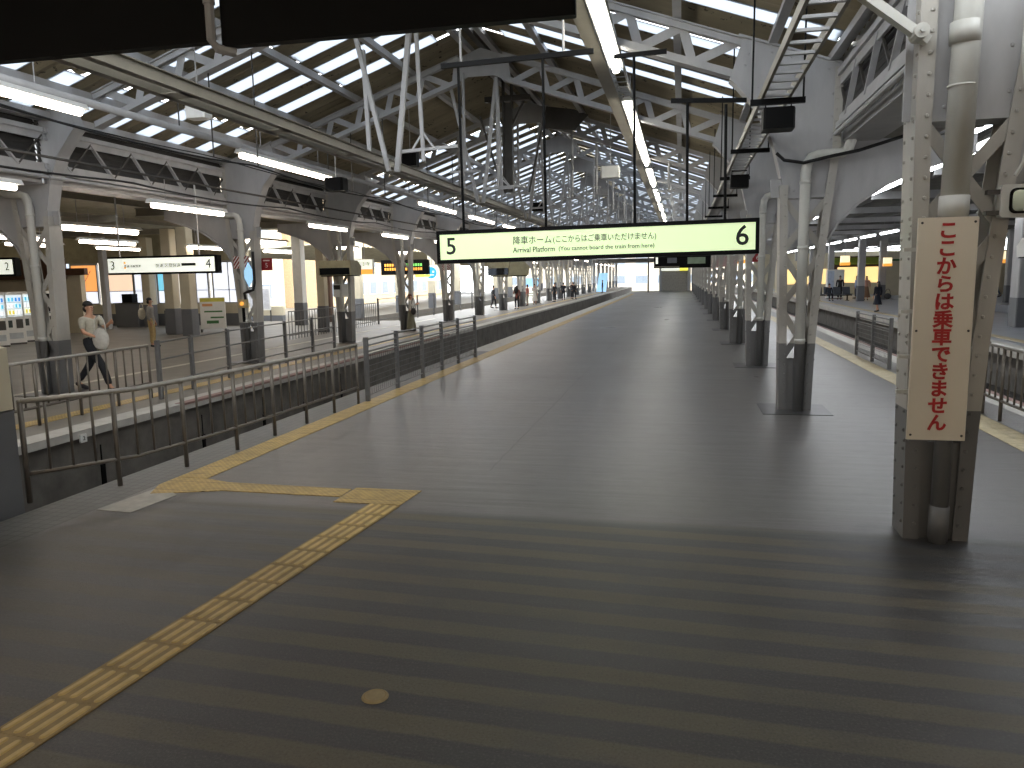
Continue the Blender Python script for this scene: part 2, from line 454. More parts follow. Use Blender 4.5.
# ------------------------------------------------------------------ floor markings
def flat(name, m_, x0, x1, y0, y1, label, cat='tactile paving', th=0.006, z=0.0):
    b = MB().box(x0, x1, y0, y1, z, z+th); return tag(b.build(name, m_), label, cat)
flat('tactile_strip', M_TACT, -5.06, -4.72, 6.75, 80, 'long yellow dotted tactile strip along the left edge of the platform')
flat('tactile_strip', M_TACTP, 3.68, 4.06, 3, 88, 'pale dotted tactile strip along the right edge of the platform')
flat('tactile_strip', M_TACT, -9.35, -9.03, 3, 90, 'yellow dotted tactile strip along the edge of the left platform')
flat('painted_line', M_WLINE, -11.95, -11.78, 8, 36, 'worn pale line painted across the left platform', 'painted line', 0.004)
flat('tactile_strip', M_TACTP, 8.95, 9.3, 10, 90, 'pale tactile strip along the edge of the right platform')
def quad(name, m_, pts, label, cat, th=0.006, holes=None):
    b = MB().prism(pts, 0.0, th, 'xy'); return tag(b.build(name, m_), label, cat)
quad('tactile_strip', M_TACT, [(-5.06, 6.45), (-4.93, 6.15), (-4.3, 6.36), (-3.07, 6.35), (-3.07, 6.61), (-4.4, 6.64), (-4.72, 6.74), (-5.06, 6.74)],
     'yellow dotted strip crossing from the edge strip to the bar path', 'tactile paving')
quad('tactile_strip', M_TACT, [(-3.06, 6.19), (-2.42, 6.19), (-2.38, 6.66), (-3.04, 6.66)], 'yellow dotted square at the corner of the bar path', 'tactile paving')
# guide path: bar tiles one after another towards the camera
gp = thing('guide_path', 'yellow bar-tile guide path running from the dotted corner to the bottom left', 'tactile paving', (-2.56, 6.18, 0), 0)
d0 = Vector((-0.30, -3.55, 0)).normalized(); ang = math.atan2(d0.x, -d0.y)
R = Matrix.Rotation(math.atan2(d0.y, d0.x)+math.pi/2, 4, 'Z')
for k in range(18):
    y1 = -0.3*k; b = MB(); b.box(-0.148, 0.148, y1-0.297, y1, 0, 0.006); b.cur = 1
    for q in range(4):
        x = -0.111+0.074*q; ya, yb = y1-0.285, y1-0.015
        b.add([(x-.02, ya+.014, .006), (x-.008, ya, .006), (x+.008, ya, .006), (x+.02, ya+.014, .006), (x+.02, yb-.014, .006), (x+.008, yb, .006), (x-.008, yb, .006), (x-.02, yb-.014, .006),
               (x-.012, ya+.02, .012), (x-.005, ya+.008, .012), (x+.005, ya+.008, .012), (x+.012, ya+.02, .012), (x+.012, yb-.02, .012), (x+.005, yb-.008, .012), (x-.005, yb-.008, .012), (x-.012, yb-.02, .012)],
              [tuple(range(8, 16))]+[(i, (i+1) % 8, 8+(i+1) % 8, 8+i) for i in range(8)])
    b.xf(R); b.build('bar_tile', [M_BARBASE, M_BARTILE], gp)
quad('metal_plate', mat('scuffed_metal_plate', srgb(170, 168, 160), 0.4, 0.4, 0.3, 8), [(-5.07, 5.62), (-4.7, 5.59), (-4.64, 6.15), (-4.99, 6.42)], 'scuffed pale metal plate at the foot of the near railing', 'plate', 0.005)
m = MB().lathe([(0, 0.008), (0.058, 0.008), (0.064, 0.004), (0.066, 0)], 28, c=(-1.42, 3.21))
m.cur = 1; m.lathe([(0.050, 0.0085), (0.054, 0.0085)], 28, c=(-1.42, 3.21))
tag(m.build('floor_cap', [mat('beige_cap', srgb(170, 152, 112), 0.6, 0, 0.2, 30), M_BARBASE]), 'round beige cap set in the striped floor', 'floor cap')

# ------------------------------------------------------------------ hall roof
dense = [24.6+0.98*k for k in range(69)]
stripL = [6.2, 8.2, 9.2, 10.15, 11.2, 12.2, 13.2, 14.2, 15.15, 16.15]+dense
stripR = [7.1, 9.05, 11.1, 13.05, 15.15, 16.2]+dense
WS = 0.42; WP = WS/2+.03
for side, strips in ((-1, stripL), (1, stripR)):
    b = MB(); d1 = 6.62
    ys = [4.95]
    for y in strips: ys += [y-WS/2, y+WS/2]
    ys.append(YEND-.5)
    def P(d, y, dz=0): return (XC+side*d, y, roofz(d)+dz)
    def sheet(y0, y1, da, db):
        n = max(1, int(round((y1-y0)/0.14))); V = []; F = []
        for i in range(n+1):
            y = y0+(y1-y0)*i/n; dz = 0.022 if i % 2 else -0.022
            V += [P(da, y, dz), P(db, y, dz)]
        for i in range(n): F.append((2*i, 2*i+1, 2*i+3, 2*i+2))
        b.add(V, F)
    for i in range(0, len(ys), 2):
        if ys[i+1]-ys[i] > 0.05: sheet(ys[i], ys[i+1], 0, d1)
    gaps = [(0.0, 0.75), (2.9, 3.12), (5.1, 5.3), (6.42, d1)] if side < 0 else [(0, .75), (6.35, d1)]
    for y in strips:
        for g in gaps: sheet(y-WS/2, y+WS/2, *g)
        pm = MB(); last = gaps[0][1]
        for g in gaps[1:]:
            pm.hexa([P(last-.03, y-WP, -.034), P(g[0]+.03, y-WP, -.034), P(g[0]+.03, y+WP, -.034), P(last-.03, y+WP, -.034),
                     P(last-.03, y-WP, -.024), P(g[0]+.03, y-WP, -.024), P(g[0]+.03, y+WP, -.024), P(last-.03, y+WP, -.024)]); last = g[1]
        so = pm.build('skylight', M_SKYL)
        nm = 'left' if side < 0 else 'right'
        if y < 24:
            q = strips.index(y)
            tag(so, 'bright translucent strip, %s from the near end of the %s roof slope' % (ORD[q], nm), 'skylight', 'translucent strips in the near roof')
        else: tag(so, 'one of the close-set translucent strips in the far %s roof slope' % nm, 'skylight', 'translucent strips in the far %s slope' % nm)
    struct('roof_left' if side < 0 else 'roof_right', b, M_ROOF)
    for k, d in enumerate((0.28, 1.6, 2.95, 4.3, 5.6, 6.4)):
        pm = MB(); x = XC+side*d; z = 7.05-.35*d+.03
        pm.box(x-.035, x+.035, 4.95, YEND-.5, z, z+.13); pm.box(x-.06, x+.06, 4.95, YEND-.5, z-.012, z)
        tag(pm.build('purlin', M_STEEL), 'grey purlin along the %s roof slope, %s down from the ridge' % (nm, ORD[k]), 'beam', 'purlins under the roof')
    g = MB(); x = XC+side*6.68
    g.prism([(x-.11, 4.98), (x-.09, 4.84), (x+.09, 4.84), (x+.11, 4.98), (x+.1, 4.98), (x+.08, 4.86), (x-.08, 4.86), (x-.1, 4.98)], 4.95, YEND-.5)
    tag(g.build('gutter', M_STEEL), 'long grey eaves gutter at the foot of the %s roof slope' % nm, 'gutter')
m = MB(); m.box(XC-.07, XC+.07, 4.95, YEND-.5, 7.06, 7.2); tag(m.build('ridge_beam', M_DARKSTEEL), 'dark ridge beam under the peak of the roof', 'beam')

# the low concourse that the platform end opens from, behind and above the camera
struct('ceiling', MB().box(-34, 34, -16, 4.9, 4.25, 4.4), M_CANOPY)
struct('wall_back', MB().box(-34, 34, -16.3, -16, -1.5, 4.4), M_CREAM)
struct('wall_back_right', MB().box(34, 34.3, -16, -3, -1.5, 4.4), M_CREAM)
struct('wall_back_left', MB().box(-34.3, -34, -16, -3, -1.5, 4.4), M_CREAM)
struct('floor_back', MB().box(-34, 34, -16, -3, -1.2, 0), M_LPLAT)

# trusses
def make_truss(label):
    t = thing('roof_truss', label, 'roof truss', (XC, YS[0], 0), 0, 'roof trusses of the hall')
    D1 = 5.2
    for s in (-1, 1):
        U = lambda d: Vector((s*d, 0, 7.0-.35*d)); L = lambda d: Vector((s*d, 0, 6.52-.345*d))
        for nm, fn in (('upper_chord', U), ('lower_chord', L)):
            b = MB()
            for y in (-.05, .05):
                b.beam(fn(.5)+Vector((0, y, 0)), fn(D1+.15)+Vector((0, y, 0)), .03, .1)
            sg = 1 if fn is U else -1
            b.beam(fn(.5)+Vector((0, 0, .05*sg)), fn(D1+.15)+Vector((0, 0, .05*sg)), .2, .02)
            b.build(nm, M_STEEL, t)
        N = 6
        for k in range(N+1):
            d = .66+(D1-.66)*k/N
            if 0 < k < N: MB().beam(U(d-.06), L(d+.08), .016, .13, (1, 0, 0)).build('web_post', M_STEEL, t)
            if k < N:
                d2 = .66+(D1-.66)*(k+1)/N
                MB().beam(L(d+.08), U(d2-.06), .016, .13, (1, 0, 0)).build('web_diagonal', M_STEEL, t)
    MB().prism([(-.68, 6.24), (-.3, 6.42), (.3, 6.42), (.68, 6.24), (.62, 6.8), (0, 7.02), (-.62, 6.8)], -.02, .02).build('ridge_plate', M_STEEL, t)
    return t
tr = make_truss('riveted steel roof truss nearest the camera, mostly above the picture')
for k in range(1, 16):
    lb = ('steel roof truss, %s from the camera, spanning between the two column rows' % ORD[k]) if k < 9 else 'distant steel roof truss at the far end of the hall'
    dup(tr, (XC, YS[k], 0), 0, lb)

# columns
def make_column(sgn, label, near=False, group='lattice columns'):
    t = thing('lattice_column', label, 'column', (0, 0, 0), 0, group)
    xi = lambda z: sgn*(-.20-.07*min(z, 3.05)/3.05)
    xo = lambda z: sgn*(.20+.26*(min(z, 3.7)/3.7)**1.7)
    for nm, fx, s2, ztop in (('inner_flange', xi, -1, 4.98 if near else 3.2), ('outer_flange', xo, 1, 4.74)):
        b = MB(); zs = [0, 1.5, 3.05, ztop] if s2 < 0 else [0, .8, 1.5, 2.3, 3.05, 3.7, ztop]
        for za, zb in zip(zs, zs[1:]):
            def H(x0, x1, y0, y1):
                xa, xb = fx(za), fx(zb)
                b.hexa([(xa+x0*sgn*s2, y0, za), (xa+x1*sgn*s2, y0, za), (xa+x1*sgn*s2, y1, za), (xa+x0*sgn*s2, y1, za),
                        (xb+x0*sgn*s2, y0, zb), (xb+x1*sgn*s2, y0, zb), (xb+x1*sgn*s2, y1, zb), (xb+x0*sgn*s2, y1, zb)])
            H(0, .022, -.15, .15)
            H(-.085, 0, -.15, -.135); H(-.085, 0, .135, .15)
        z = .12
        while z < ztop-.1:
            for y in (-.15,):
                b.ball((fx(z)-.05*sgn*s2, y-.004, z), .015, 6, 3, (1, .8, 1))
            if near: b.ball((fx(z)+.025*sgn*s2, -.1, z), .015, 6, 3, (.8, 1, 1)); b.ball((fx(z)+.025*sgn*s2, .1, z), .015, 6, 3, (.8, 1, 1))
            z += .14
        b.build(nm, M_COLUMN, t)
    b = MB(); lv = [.72, 1.5, 2.28, 3.06]
    for y in (-.128,):
        for za, zb in zip(lv, lv[1:]):
            p = [Vector((xi(za), y, za)), Vector((xo(zb), y, zb)), Vector((xo(za), y+.014, za)), Vector((xi(zb), y+.014, zb))]
            b.beam(p[0], p[1], .012, .088, (0, 0, 1)); b.beam(p[2], p[3], .012, .088, (0, 0, 1))
    b.build('lacing', M_COLUMN, t)
    b = MB()
    for y in (-.122, .11): b.hexa([(-.2, y, 0), (.2, y, 0), (.2, y+.012, 0), (-.2, y+.012, 0), (-.21, y, .74), (.24, y, .74), (.24, y+.012, .74), (-.21, y+.012, .74)])
    b.build('foot_plate', M_COLUMN, t)
    arc = [(-.255, 3.05), (-.27, 3.3), (-.38, 3.75), (-.6, 4.25), (-.92, 4.62), (-1.0, 4.69)]
    if near: arc = [(-.2, 3.05), (-.2, 3.95), (-.34, 4.25), (-.6, 4.45), (-.92, 4.62), (-1.0, 4.69)]
    poly = [(sgn*x, z) for x, z in arc+[(-.84, 5.22), (.46, 4.78), (.46, 3.7), (.42, 3.05)]]
    b = MB().prism(poly, -.11, .11)
    z0s = [(-.7, 5.08), (-.45, 5.0), (-.2, 4.92), (.05, 4.83), (.3, 4.72), (.36, 4.4), (.36, 4.1), (.36, 3.8), (.3, 3.5), (.3, 3.2), (.05, 3.12), (-.1, 3.12), (-.8, 4.85), (-.76, 5.0)]
    for x, z in z0s: b.ball((sgn*x, -.112, z), .016, 6, 3, (1, .7, 1))
    b.build('gusset_plate', M_STEEL, t)
    b = MB()
    for (xa, za), (xb, zb) in zip(arc, arc[1:]): b.beam((sgn*xa, 0, za), (sgn*xb, 0, zb), .28, .03)
    b.beam((sgn*-.9, 0, 5.26), (sgn*.5, 0, 4.78), .28, .03)
    b.beam((sgn*-.26, 0, 3.04), (sgn*.41, 0, 3.04), .27, .04)
    b.build('gusset_rim', M_STEEL, t)
    oa = [(.36, 2.42), (.5, 2.66), (.75, 2.92), (1.1, 3.16), (1.55, 3.36), (2.2, 3.55)]
    b = MB().prism([(sgn*x, z) for x, z in oa+[(2.2, 3.78), (.46, 3.78)]], -.06, .06)
    b.build('bracket_plate', M_STEEL, t)
    b = MB()
    for (xa, za), (xb, zb) in zip(oa, oa[1:]): b.beam((sgn*xa, 0, za), (sgn*xb, 0, zb), .2, .03)
    b.build('bracket_rim', M_STEEL, t)
    b = MB()
    if near:
        b.cyl((.0, -.2, 0), (.0, -.2, 2.35), .06, 16); b.cyl((.0, -.2, 0.02), (0, -.2, .28), .068, 16); b.build('lower_pipe', M_PIPE, t, smooth=True)
        b = MB(); b.cyl((-.035, -.22, 2.36), (-.0, -.22, 5.0), .088, 20); b.cyl((-.036, -.22, 2.35), (-.034, -.22, 2.5), .096, 20)
        b.cyl((-.03, -.22, 3.22), (-.03, -.22, 3.235), .092, 20); b.cyl((-.03, -.22, 3.5), (-.03, -.22, 3.64), .096, 20); b.build('drainpipe', M_PIPE, t, smooth=True)
    else:
        x = .03*sgn
        b.tube([(x, -.2, 0), (x, -.2, 3.35), (x+.02*sgn, -.2, 3.47), (x+.07*sgn, -.2, 3.55), (x+.16*sgn, -.2, 3.58), (.5*sgn, -.2, 3.6), (.57*sgn, -.2, 3.64), (.6*sgn, -.2, 3.74), (.6*sgn, -.2, 3.9)], .07, 12)
        for z in (1.0, 2.3, 3.2): b.cyl((x, -.2, z), (x, -.2, z+.05), .078, 12)
        b.build('drainpipe', M_PIPE, t, smooth=True)
    MB().box(-.47, .47, -.5, .42, 0, .008).build('base_pad', mat('dark_base_pad', srgb(72, 72, 74), 0.35, 0, 0.35, 5), t) if not near else None
    return t
colR0 = make_column(1, 'tall riveted column carrying the red-lettered ivory sign', True)
colR0.location = (1.87, YS[0]+.02, 0)
colR = make_column(1, 'second column of the right row, with a bent drainpipe and dark floor pad'); colR.location = (XR, YS[1], 0)
for k in range(2, 16):
    lb = ('lattice column in the right row, %s from the camera' % ORD[k]) if k < 8 else 'small distant lattice column at the far end of the right row'
    dup(colR, (XR-.004*(YS[k]-12), YS[k], 0), 0, lb)
colL = make_column(-1, 'leftmost lattice column of the left platform, near the walking man'); colL.location = (XL-.84, YS[1]+.2, 0)
dup(colL, (XL, YS[0], 0), 0, 'lattice column of the left row nearest the camera, left of the picture')
lbl = {2: 'lattice column on the left platform carrying a yellow button box and hazard plates', 3: 'lattice column on the left platform behind the hooded monitor box',
       4: 'lattice column on the left platform beside the woman with the phone'}
for k in range(2, 16):
    lb = lbl.get(k) or (('lattice column in the left row, %s from the camera' % ORD[k]) if k < 9 else 'small distant lattice column at the far end of the left row')
    dup(colL, (XL, YS[k], 0), 0, lb)

# lattice girders with louvres between the columns
def make_girder(label, sgn):
    t = thing('lattice_girder', label, 'girder', (0, 0, 0), 0, 'lattice girders between the columns')
    L = 5.53; y0, y1 = .02, L-.02
    b = MB(); b.box(-.06, .06, y0, y1, 4.62, 4.7); b.box(-.02, .02, y0, y1, 4.5, 4.62); b.build('top_chord', M_STEEL, t)
    b = MB(); b.box(-.06, .06, y0, y1, 3.92, 4.0); b.box(-.02, .02, y0, y1, 4.0, 4.1); b.build('bottom_chord', M_STEEL, t)
    n = 5
    for k in range(n):
        ya = y0+(y1-y0)*k/n; yb = y0+(y1-y0)*(k+.5)/n; yc = y0+(y1-y0)*(k+1)/n
        MB().beam((0, ya, 4.58), (0, yb, 4.02), .07, .03).build('web_diagonal', M_STEEL, t)
        MB().beam((0.01, yb, 4.02), (0.01, yc, 4.58), .03, .03).build('web_diagonal', M_DARKSTEEL, t)
    b = MB()
    for k in range(11):
        z = 3.96+.09*k; b.hexa([(sgn*.12, y0, z), (sgn*.13, y0, z), (sgn*.13, y1, z), (sgn*.12, y1, z), (sgn*.16, y0, z+.13), (sgn*.17, y0, z+.13), (sgn*.17, y1, z+.13), (sgn*.16, y1, z+.13)])
    b.build('louvre', M_LOUVRE, t)
    b = MB(); b.box(sgn*.06, sgn*.54, y0, y1, 3.76, 3.8); b.box(sgn*.5, sgn*.54, y0, y1, 3.8, 4.0); b.box(sgn*.06, sgn*.08, y0, y1, 3.8, 3.92); b.build('soffit', M_STEEL, t)
    b = MB(); b.cyl((-sgn*.05, y0, 3.86), (-sgn*.05, y1, 3.86), .035, 8); b.build('conduit', M_STEEL, t)
    return t
gR = make_girder('lattice girder along the right row, between the first and second columns', 1); gR.location = (XR+.46, YS[0], 0)
gL = make_girder('lattice girder along the left row, between the first and second columns', -1); gL.location = (XL-.46, YS[0], 0)
for k in range(1, 15):
    for g, x, nm in ((gR, XR+.46, 'right'), (gL, XL-.46, 'left')):
        lb = 'lattice girder along the %s row, between the %s and %s columns' % (nm, ORD[k], ORD[k+1]) if k < 6 else 'distant lattice girder high along the %s column row' % nm
        dup(g, (x, YS[k], 0), 0, lb)

# ------------------------------------------------------------------ side canopies
def canopy(name, x0, z0, x1, z1, y0, y1, m_, step=1.0):
    b = MB(); n = int((y1-y0)/.3)
    V = []; F = []
    for i in range(n+1):
        y = y0+(y1-y0)*i/n; dz = .02 if i % 2 else -.02
        V += [(x0, y, z0+dz), (x1, y, z1+dz)]
    for i in range(n): F.append((2*i, 2*i+1, 2*i+3, 2*i+2))
    b.add(V, F); return struct(name, b, m_)
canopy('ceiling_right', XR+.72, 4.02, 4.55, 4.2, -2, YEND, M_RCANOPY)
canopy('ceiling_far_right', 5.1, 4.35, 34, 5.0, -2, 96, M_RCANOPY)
canopy('ceiling_left', XL-.95, 4.05, -17.0, 4.2, -2, 33, M_CANOPY)
canopy('ceiling_left_outer_run', XL-.95, 4.05, -13.5, 4.12, 33.1, YEND, M_CANOPY)
canopy('ceiling_concourse', -17.1, 4.25, -34, 4.5, -2, 32, M_CANOPY)
canopy('ceiling_outer_left', -17.2, 3.75, -25, 3.35, 35, 130, M_CANOPY)
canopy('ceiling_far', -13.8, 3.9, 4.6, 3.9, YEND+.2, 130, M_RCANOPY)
for sd, nm in ((-1, 'left'), (1, 'right')):
    m = MB(); x = XC+sd*6.76; m.box(x-.01, x+.01, 4.95, YEND-.5, 4.74, 5.0); struct('trim_eaves_'+nm, m, M_DARKSTEEL)
m = MB().prism([(XC-6.6, 3.95), (XC+6.6, 3.95), (XC+6.6, 4.9), (XC, 7.2), (XC-6.6, 4.9)], YEND-.4, YEND-.2); struct('wall_gable_end', m, M_STEEL)
m = MB().box(-34, -19.2, 31.5, 31.7, 2.95, 4.4); struct('wall_window_header', m, M_CANOPY)
def run_beams(names_x, z, y0, y1, m_, label, w=.07, h=.14):
    for k, x in enumerate(names_x):
        b = MB(); b.box(x-w/2, x+w/2, y0, y1, z, z+.02); b.box(x-.012, x+.012, y0, y1, z, z+h); b.box(x-w/2, x+w/2, y0, y1, z+h-.02, z+h)
        tag(b.build('canopy_beam', m_), label % ORD[k], 'beam')
run_beams((2.7, 3.5, 4.35), 3.88, -2, YEND, M_STEEL, 'long steel beam under the right canopy beside the columns, %s from the columns')
run_beams((6.0, 7.4, 9.0, 10.6, 12.2, 13.8, 16.5, 19, 22), 4.2, -2, 95, M_DARKSTEEL, 'long dark beam under the far right canopy, %s counted from the track')
run_beams((-12.2, -13.3), 3.88, -2, YEND, M_DUCT, 'long olive beam under the left canopy, %s from the columns')
run_beams((-19, -22, -25, -28), 4.1, -2, 32, M_DUCT, 'long olive beam under the concourse ceiling, %s from the platform')
def cross_beams(x0, x1, z, ys, m_, label, far, h=.2):
    for k, y in enumerate(ys):
        b = MB(); b.box(x0, x1, y-.06, y+.06, z, z+.02); b.box(x0, x1, y-.012, y+.012, z, z+h); b.box(x0, x1, y-.06, y+.06, z+h-.02, z+h)
        tag(b.build('cross_beam', m_), (label % ORD[k]) if k < 6 else far, 'beam', 'cross beams' if k >= 6 else None)
cross_beams(-13.5, XL-2.2, 3.66, [YS[k] for k in range(1, 16)], M_DUCT, 'olive cross beam under the left canopy, %s from the camera', 'distant olive cross beam under the left canopy')
cross_beams(5.2, 16, 3.98, [YS[k]+1 for k in range(0, 16)], M_STEEL, 'grey cross beam under the far right canopy, %s from the camera', 'distant grey cross beam under the far right canopy')
cross_beams(-30, -17.2, 3.9, [9, 15, 21, 27], M_DUCT, 'olive cross beam under the concourse ceiling, %s from the camera', '')

# ------------------------------------------------------------------ tube lights
def make_light(label, tubes, m_, ax=1.15, group=None, wide=.09, rod=.5):
    """fixture with its tubes laid end to end along Y, base at its near end"""
    t = thing('tube_light', label, 'ceiling light', (0, 0, 0), 0, group)
    L = ax*tubes+.12
    b = MB(); b.prism([(-wide, 0), (wide, 0), (wide*.5, .075), (-wide*.5, .075)], 0, L); b.build('housing', M_WHITE, t)
    for k in range(tubes):
        b = MB(); b.cyl((0, .06+ax*k+.03, -.045), (0, .06+ax*(k+1)-.03, -.045), wide*.55, 10); b.build('tube', m_, t, smooth=True)
    for y in (L*.2, L*.8): MB().cyl((0, y, .07), (0, y, .07+rod), .008, 6).build('hanger_rod', M_STEEL, t)
    return t
def light_row(x, z, ys, tubes, m_, ax, desc, wide=.09, rod=.5, uniq=6):
    first = None
    for k, y in enumerate(ys):
        lb = ('tube light in the row %s, %s from the camera' % (desc, ORD[k])) if k < uniq else 'distant tube light in the row %s' % desc
        if first is None:
            first = make_light(lb, tubes, m_, ax, 'tube lights '+desc, wide, rod); first.location = (x, y, z)
        else: dup(first, (x, y, z), None, lb)
light_row(-1.05, 5.22, [8.35, 15.0, 19.0, 24.6, 30.6, 36.6, 42.6, 48.6, 55, 62, 70, 80], 2, M_TUBE, 2.1, 'high above the middle of the platform', .11, .6)
light_row(-8.2, 4.4, [5.45, 13.4, 23.6, 29.5, 35.5, 41.5, 47.5, 54], 2, M_TUBEW, 2.0, 'on the pipe over the left track', .09, .45)
light_row(-9.6, 3.46, [7.35, 12.6, 18.8, 23.9, 29.4, 35, 40.5, 46, 52, 58, 64, 70, 78], 2, M_TUBEW, 1.15, 'along the left column heads', .08, .4)
m = MB(); m.cyl((-9.6, 5, 3.95), (-9.6, 92, 3.95), .022, 8); tag(m.build('light_pipe', M_DARKSTEEL, smooth=True), 'thin pipe along the left column heads carrying the lower lights', 'pipe')
light_row(-13.4, 3.3, [6.5, 14.6, 22, 28, 34, 40, 47, 54, 61, 70], 2, M_TUBEW, 1.2, 'under the left canopy', .13, .72)
light_row(-17.6, 3.3, [16.4, 19.8, 25, 30.2], 2, M_TUBEW, 1.2, 'over the concourse by the white posts', .1, .88)
light_row(-22, 3.4, [14, 17.5, 21.5, 25.6], 2, M_TUBEW, 1.2, 'over the vending machines', .1, .87)
light_row(4.2, 3.78, [4.5+3.15*k for k in range(24)], 2, M_TUBEC, 1.5, 'under the right canopy edge', .09, .32)
light_row(10.0, 3.9, [22+4.5*k for k in range(15)], 2, M_TUBEC, 1.6, 'over the right platform', .1, .48)
light_row(20.5, 3.9, [24+6*k for k in range(8)], 2, M_TUBEC, 1.6, 'over the far right platform', .1, .72)
for k, x in enumerate((-9, -5, -1.5, 2, 6, 10)):
    light_row(x, 3.85, [-10.5, -6.2], 3, M_TUBEB, 1.2, 'behind in the concourse, column %s' % ORD[k], .1, .33)
# pipe that carries the left row, duct beside the main row
m = MB(); m.cyl((-8.2, 0, 4.52), (-8.2, 60, 4.52), .055, 10)
tag(m.build('light_pipe', M_STEEL, smooth=True), 'long pale pipe carrying the tube lights over the left track', 'pipe')
m = MB(); m.box(-1.42, -1.2, 3, 88, 5.28, 5.34); m.box(-1.42, -1.4, 3, 88, 5.34, 5.46); m.box(-1.22, -1.2, 3, 88, 5.34, 5.46)
t = thing('cable_duct', 'long brownish cable duct beside the high row of tube lights', 'cable duct'); m.build('trough', M_DUCT, t)
m = MB()
for k in range(80): m.beam((-1.2, 4+.35*k, 5.36), (-.98, 4+.35*k, 5.36), .03, .015)
m.build('rungs', M_STEEL, t)
m = MB(); m.box(-.99, -.96, 3, 88, 5.33, 5.39); m.build('side_rail', M_DUCT, t)

# overhead channel beam and V hangers over the left track side
t = thing('channel_beam', 'long double channel beam hung under the trusses left of the platform', 'beam', (-5.0, 0, 3.86))
for x in (-.14, .14):
    m = MB(); m.box(x-.012, x+.012, 2, 88, 0, .13); m.box(x-.05, x+.05, 2, 88, .12, .13); m.box(x-.05, x+.05, 2, 88, 0, .012); m.build('channel', M_DUCT, t)
m = MB()
for k in range(44): m.box(-.14, .14, 3+2*k, 3.25+2*k, .0, .012)
m.build('batten', M_DUCT, t)
def v_hanger(label):
    t = thing('v_hanger', label, 'hanger', (-4.45, 0, 0), 0, 'braced hangers under the trusses')
    MB().beam((-.75, -.05, 6.3), (-.16, -.05, 3.7), .065, .065).build('strut', M_STEEL, t)
    MB().beam((.30, .05, 6.45), (-.06, .05, 3.7), .075, .075).build('strut', M_STEEL, t)
    MB().beam((.3, .1, 6.45), (.38, .1, 3.85), .055, .055).build('strut', M_STEEL, t)
    m = MB(); m.beam((.0, .1, 4.02), (.95, .1, 4.06), .05, .05); m.beam((.2, .1, 4.05), (.38, .1, 4.3), .03, .03); m.beam((.56, .1, 4.05), (.38, .1, 4.3), .03, .03); m.build('cross_arm', M_STEEL, t)
    MB().beam((-.55, .02, 5.6), (-.5, .02, 3.9), .06, .06).build('strut', M_STEEL, t)
    return t
vh = v_hanger('pale V-shaped hanger under the second truss, left of the big sign'); vh.location.y = YS[1]+.25
for k in range(2, 14):
    lb = 'pale V-shaped hanger under the %s truss' % ORD[k] if k < 6 else 'distant pale V-shaped hanger under the roof'
    dup(vh, (-4.45, YS[k]+.25, 0), 0, lb)
# single hanging posts with T feet
def drop_post(x, y, z0, z1, label, dark=False, group='hanging posts under the trusses', r=.035):
    m_ = M_DARKSTEEL if dark else M_STEEL
    t = thing('hanging_post', label, 'hanging post', (x, y, z0), 0, group)
    b = MB(); b.cyl((0, 0, 0), (0, 0, z1-z0), r, 8); b.build('post', m_, t)
    b = MB(); b.beam((-.35, 0, .02), (.35, 0, .02), .05, .05); b.beam((-.25, 0, .04), (0, 0, .3), .025, .025); b.beam((.25, 0, .04), (0, 0, .3), .025, .025); b.build('cross_arm', m_, t)
    return t
dp = drop_post(-4.83, YS[2]-.055, 4.35, 6.5, 'white hanging post from the peak of the third truss')
drop_post(-4.06, YS[2]-.055, 3.95, 6.35, 'longer white hanging post just right of the third truss peak')
for k in range(3, 13):
    for j, (x, za) in enumerate(((-6.3, 4.3), (-4.75, 4.4), (-3.4, 4.2), (-2.2, 4.3), (-.4, 4.3))):
        z1 = 6.5-.345*abs(x-XC)
        drop_post(x+.25*((k*3+j) % 3-1), YS[k]-.09, za, z1, 'slim white hanging post under the %s truss, %s from the left' % (ORD[k], ORD[j]) if k < 5 else 'distant slim white hanging post under the roof')
# the dark mast that hangs from the ridge
t = thing('hanging_mast', 'dark perforated mast hanging from the ridge in the middle of the hall', 'mast', (XC-.1, 20.3, 0))
b = MB()
for x in (-.14, .14): b.box(x*.8-.02, x*.8+.02, -.1, .1, 4.2, 7.08)
b.build('mast_side', M_DARKSTEEL, t)
b = MB(); b.box(-.1, .1, -.02, .02, 4.2, 6.5)
b.build('mast_web', M_DARKSTEEL, t)
b = MB(); b.beam((-.6, 0, 6.6), (.6, 0, 6.6), .16, .14); b.beam((-.45, 0, 6.55), (-.1, 0, 5.9), .05, .05); b.beam((.45, 0, 6.55), (.1, 0, 5.9), .05, .05); b.build('mast_head', M_DARKSTEEL, t)
MB().beam((-.75, 0, 6.2), (-.2, 0, 4.4), .05, .05).build('stay', M_DARKSTEEL, t)
MB().beam((1.0, 0, 6.2), (.55, 0, 4.2), .05, .05).build('stay', M_DARKSTEEL, t)
m = MB().prism([(-.4, 6.15), (.5, 6.05), (.9, 6.45), (.5, 6.62), (-.3, 6.75)], -.03, .03)
tag(m.build('dark_ridge_plate', M_DARKSTEEL, None, (XC+.9, 22.2, 0)), 'dark steel plate beside the hanging mast under the ridge', 'steel plate')

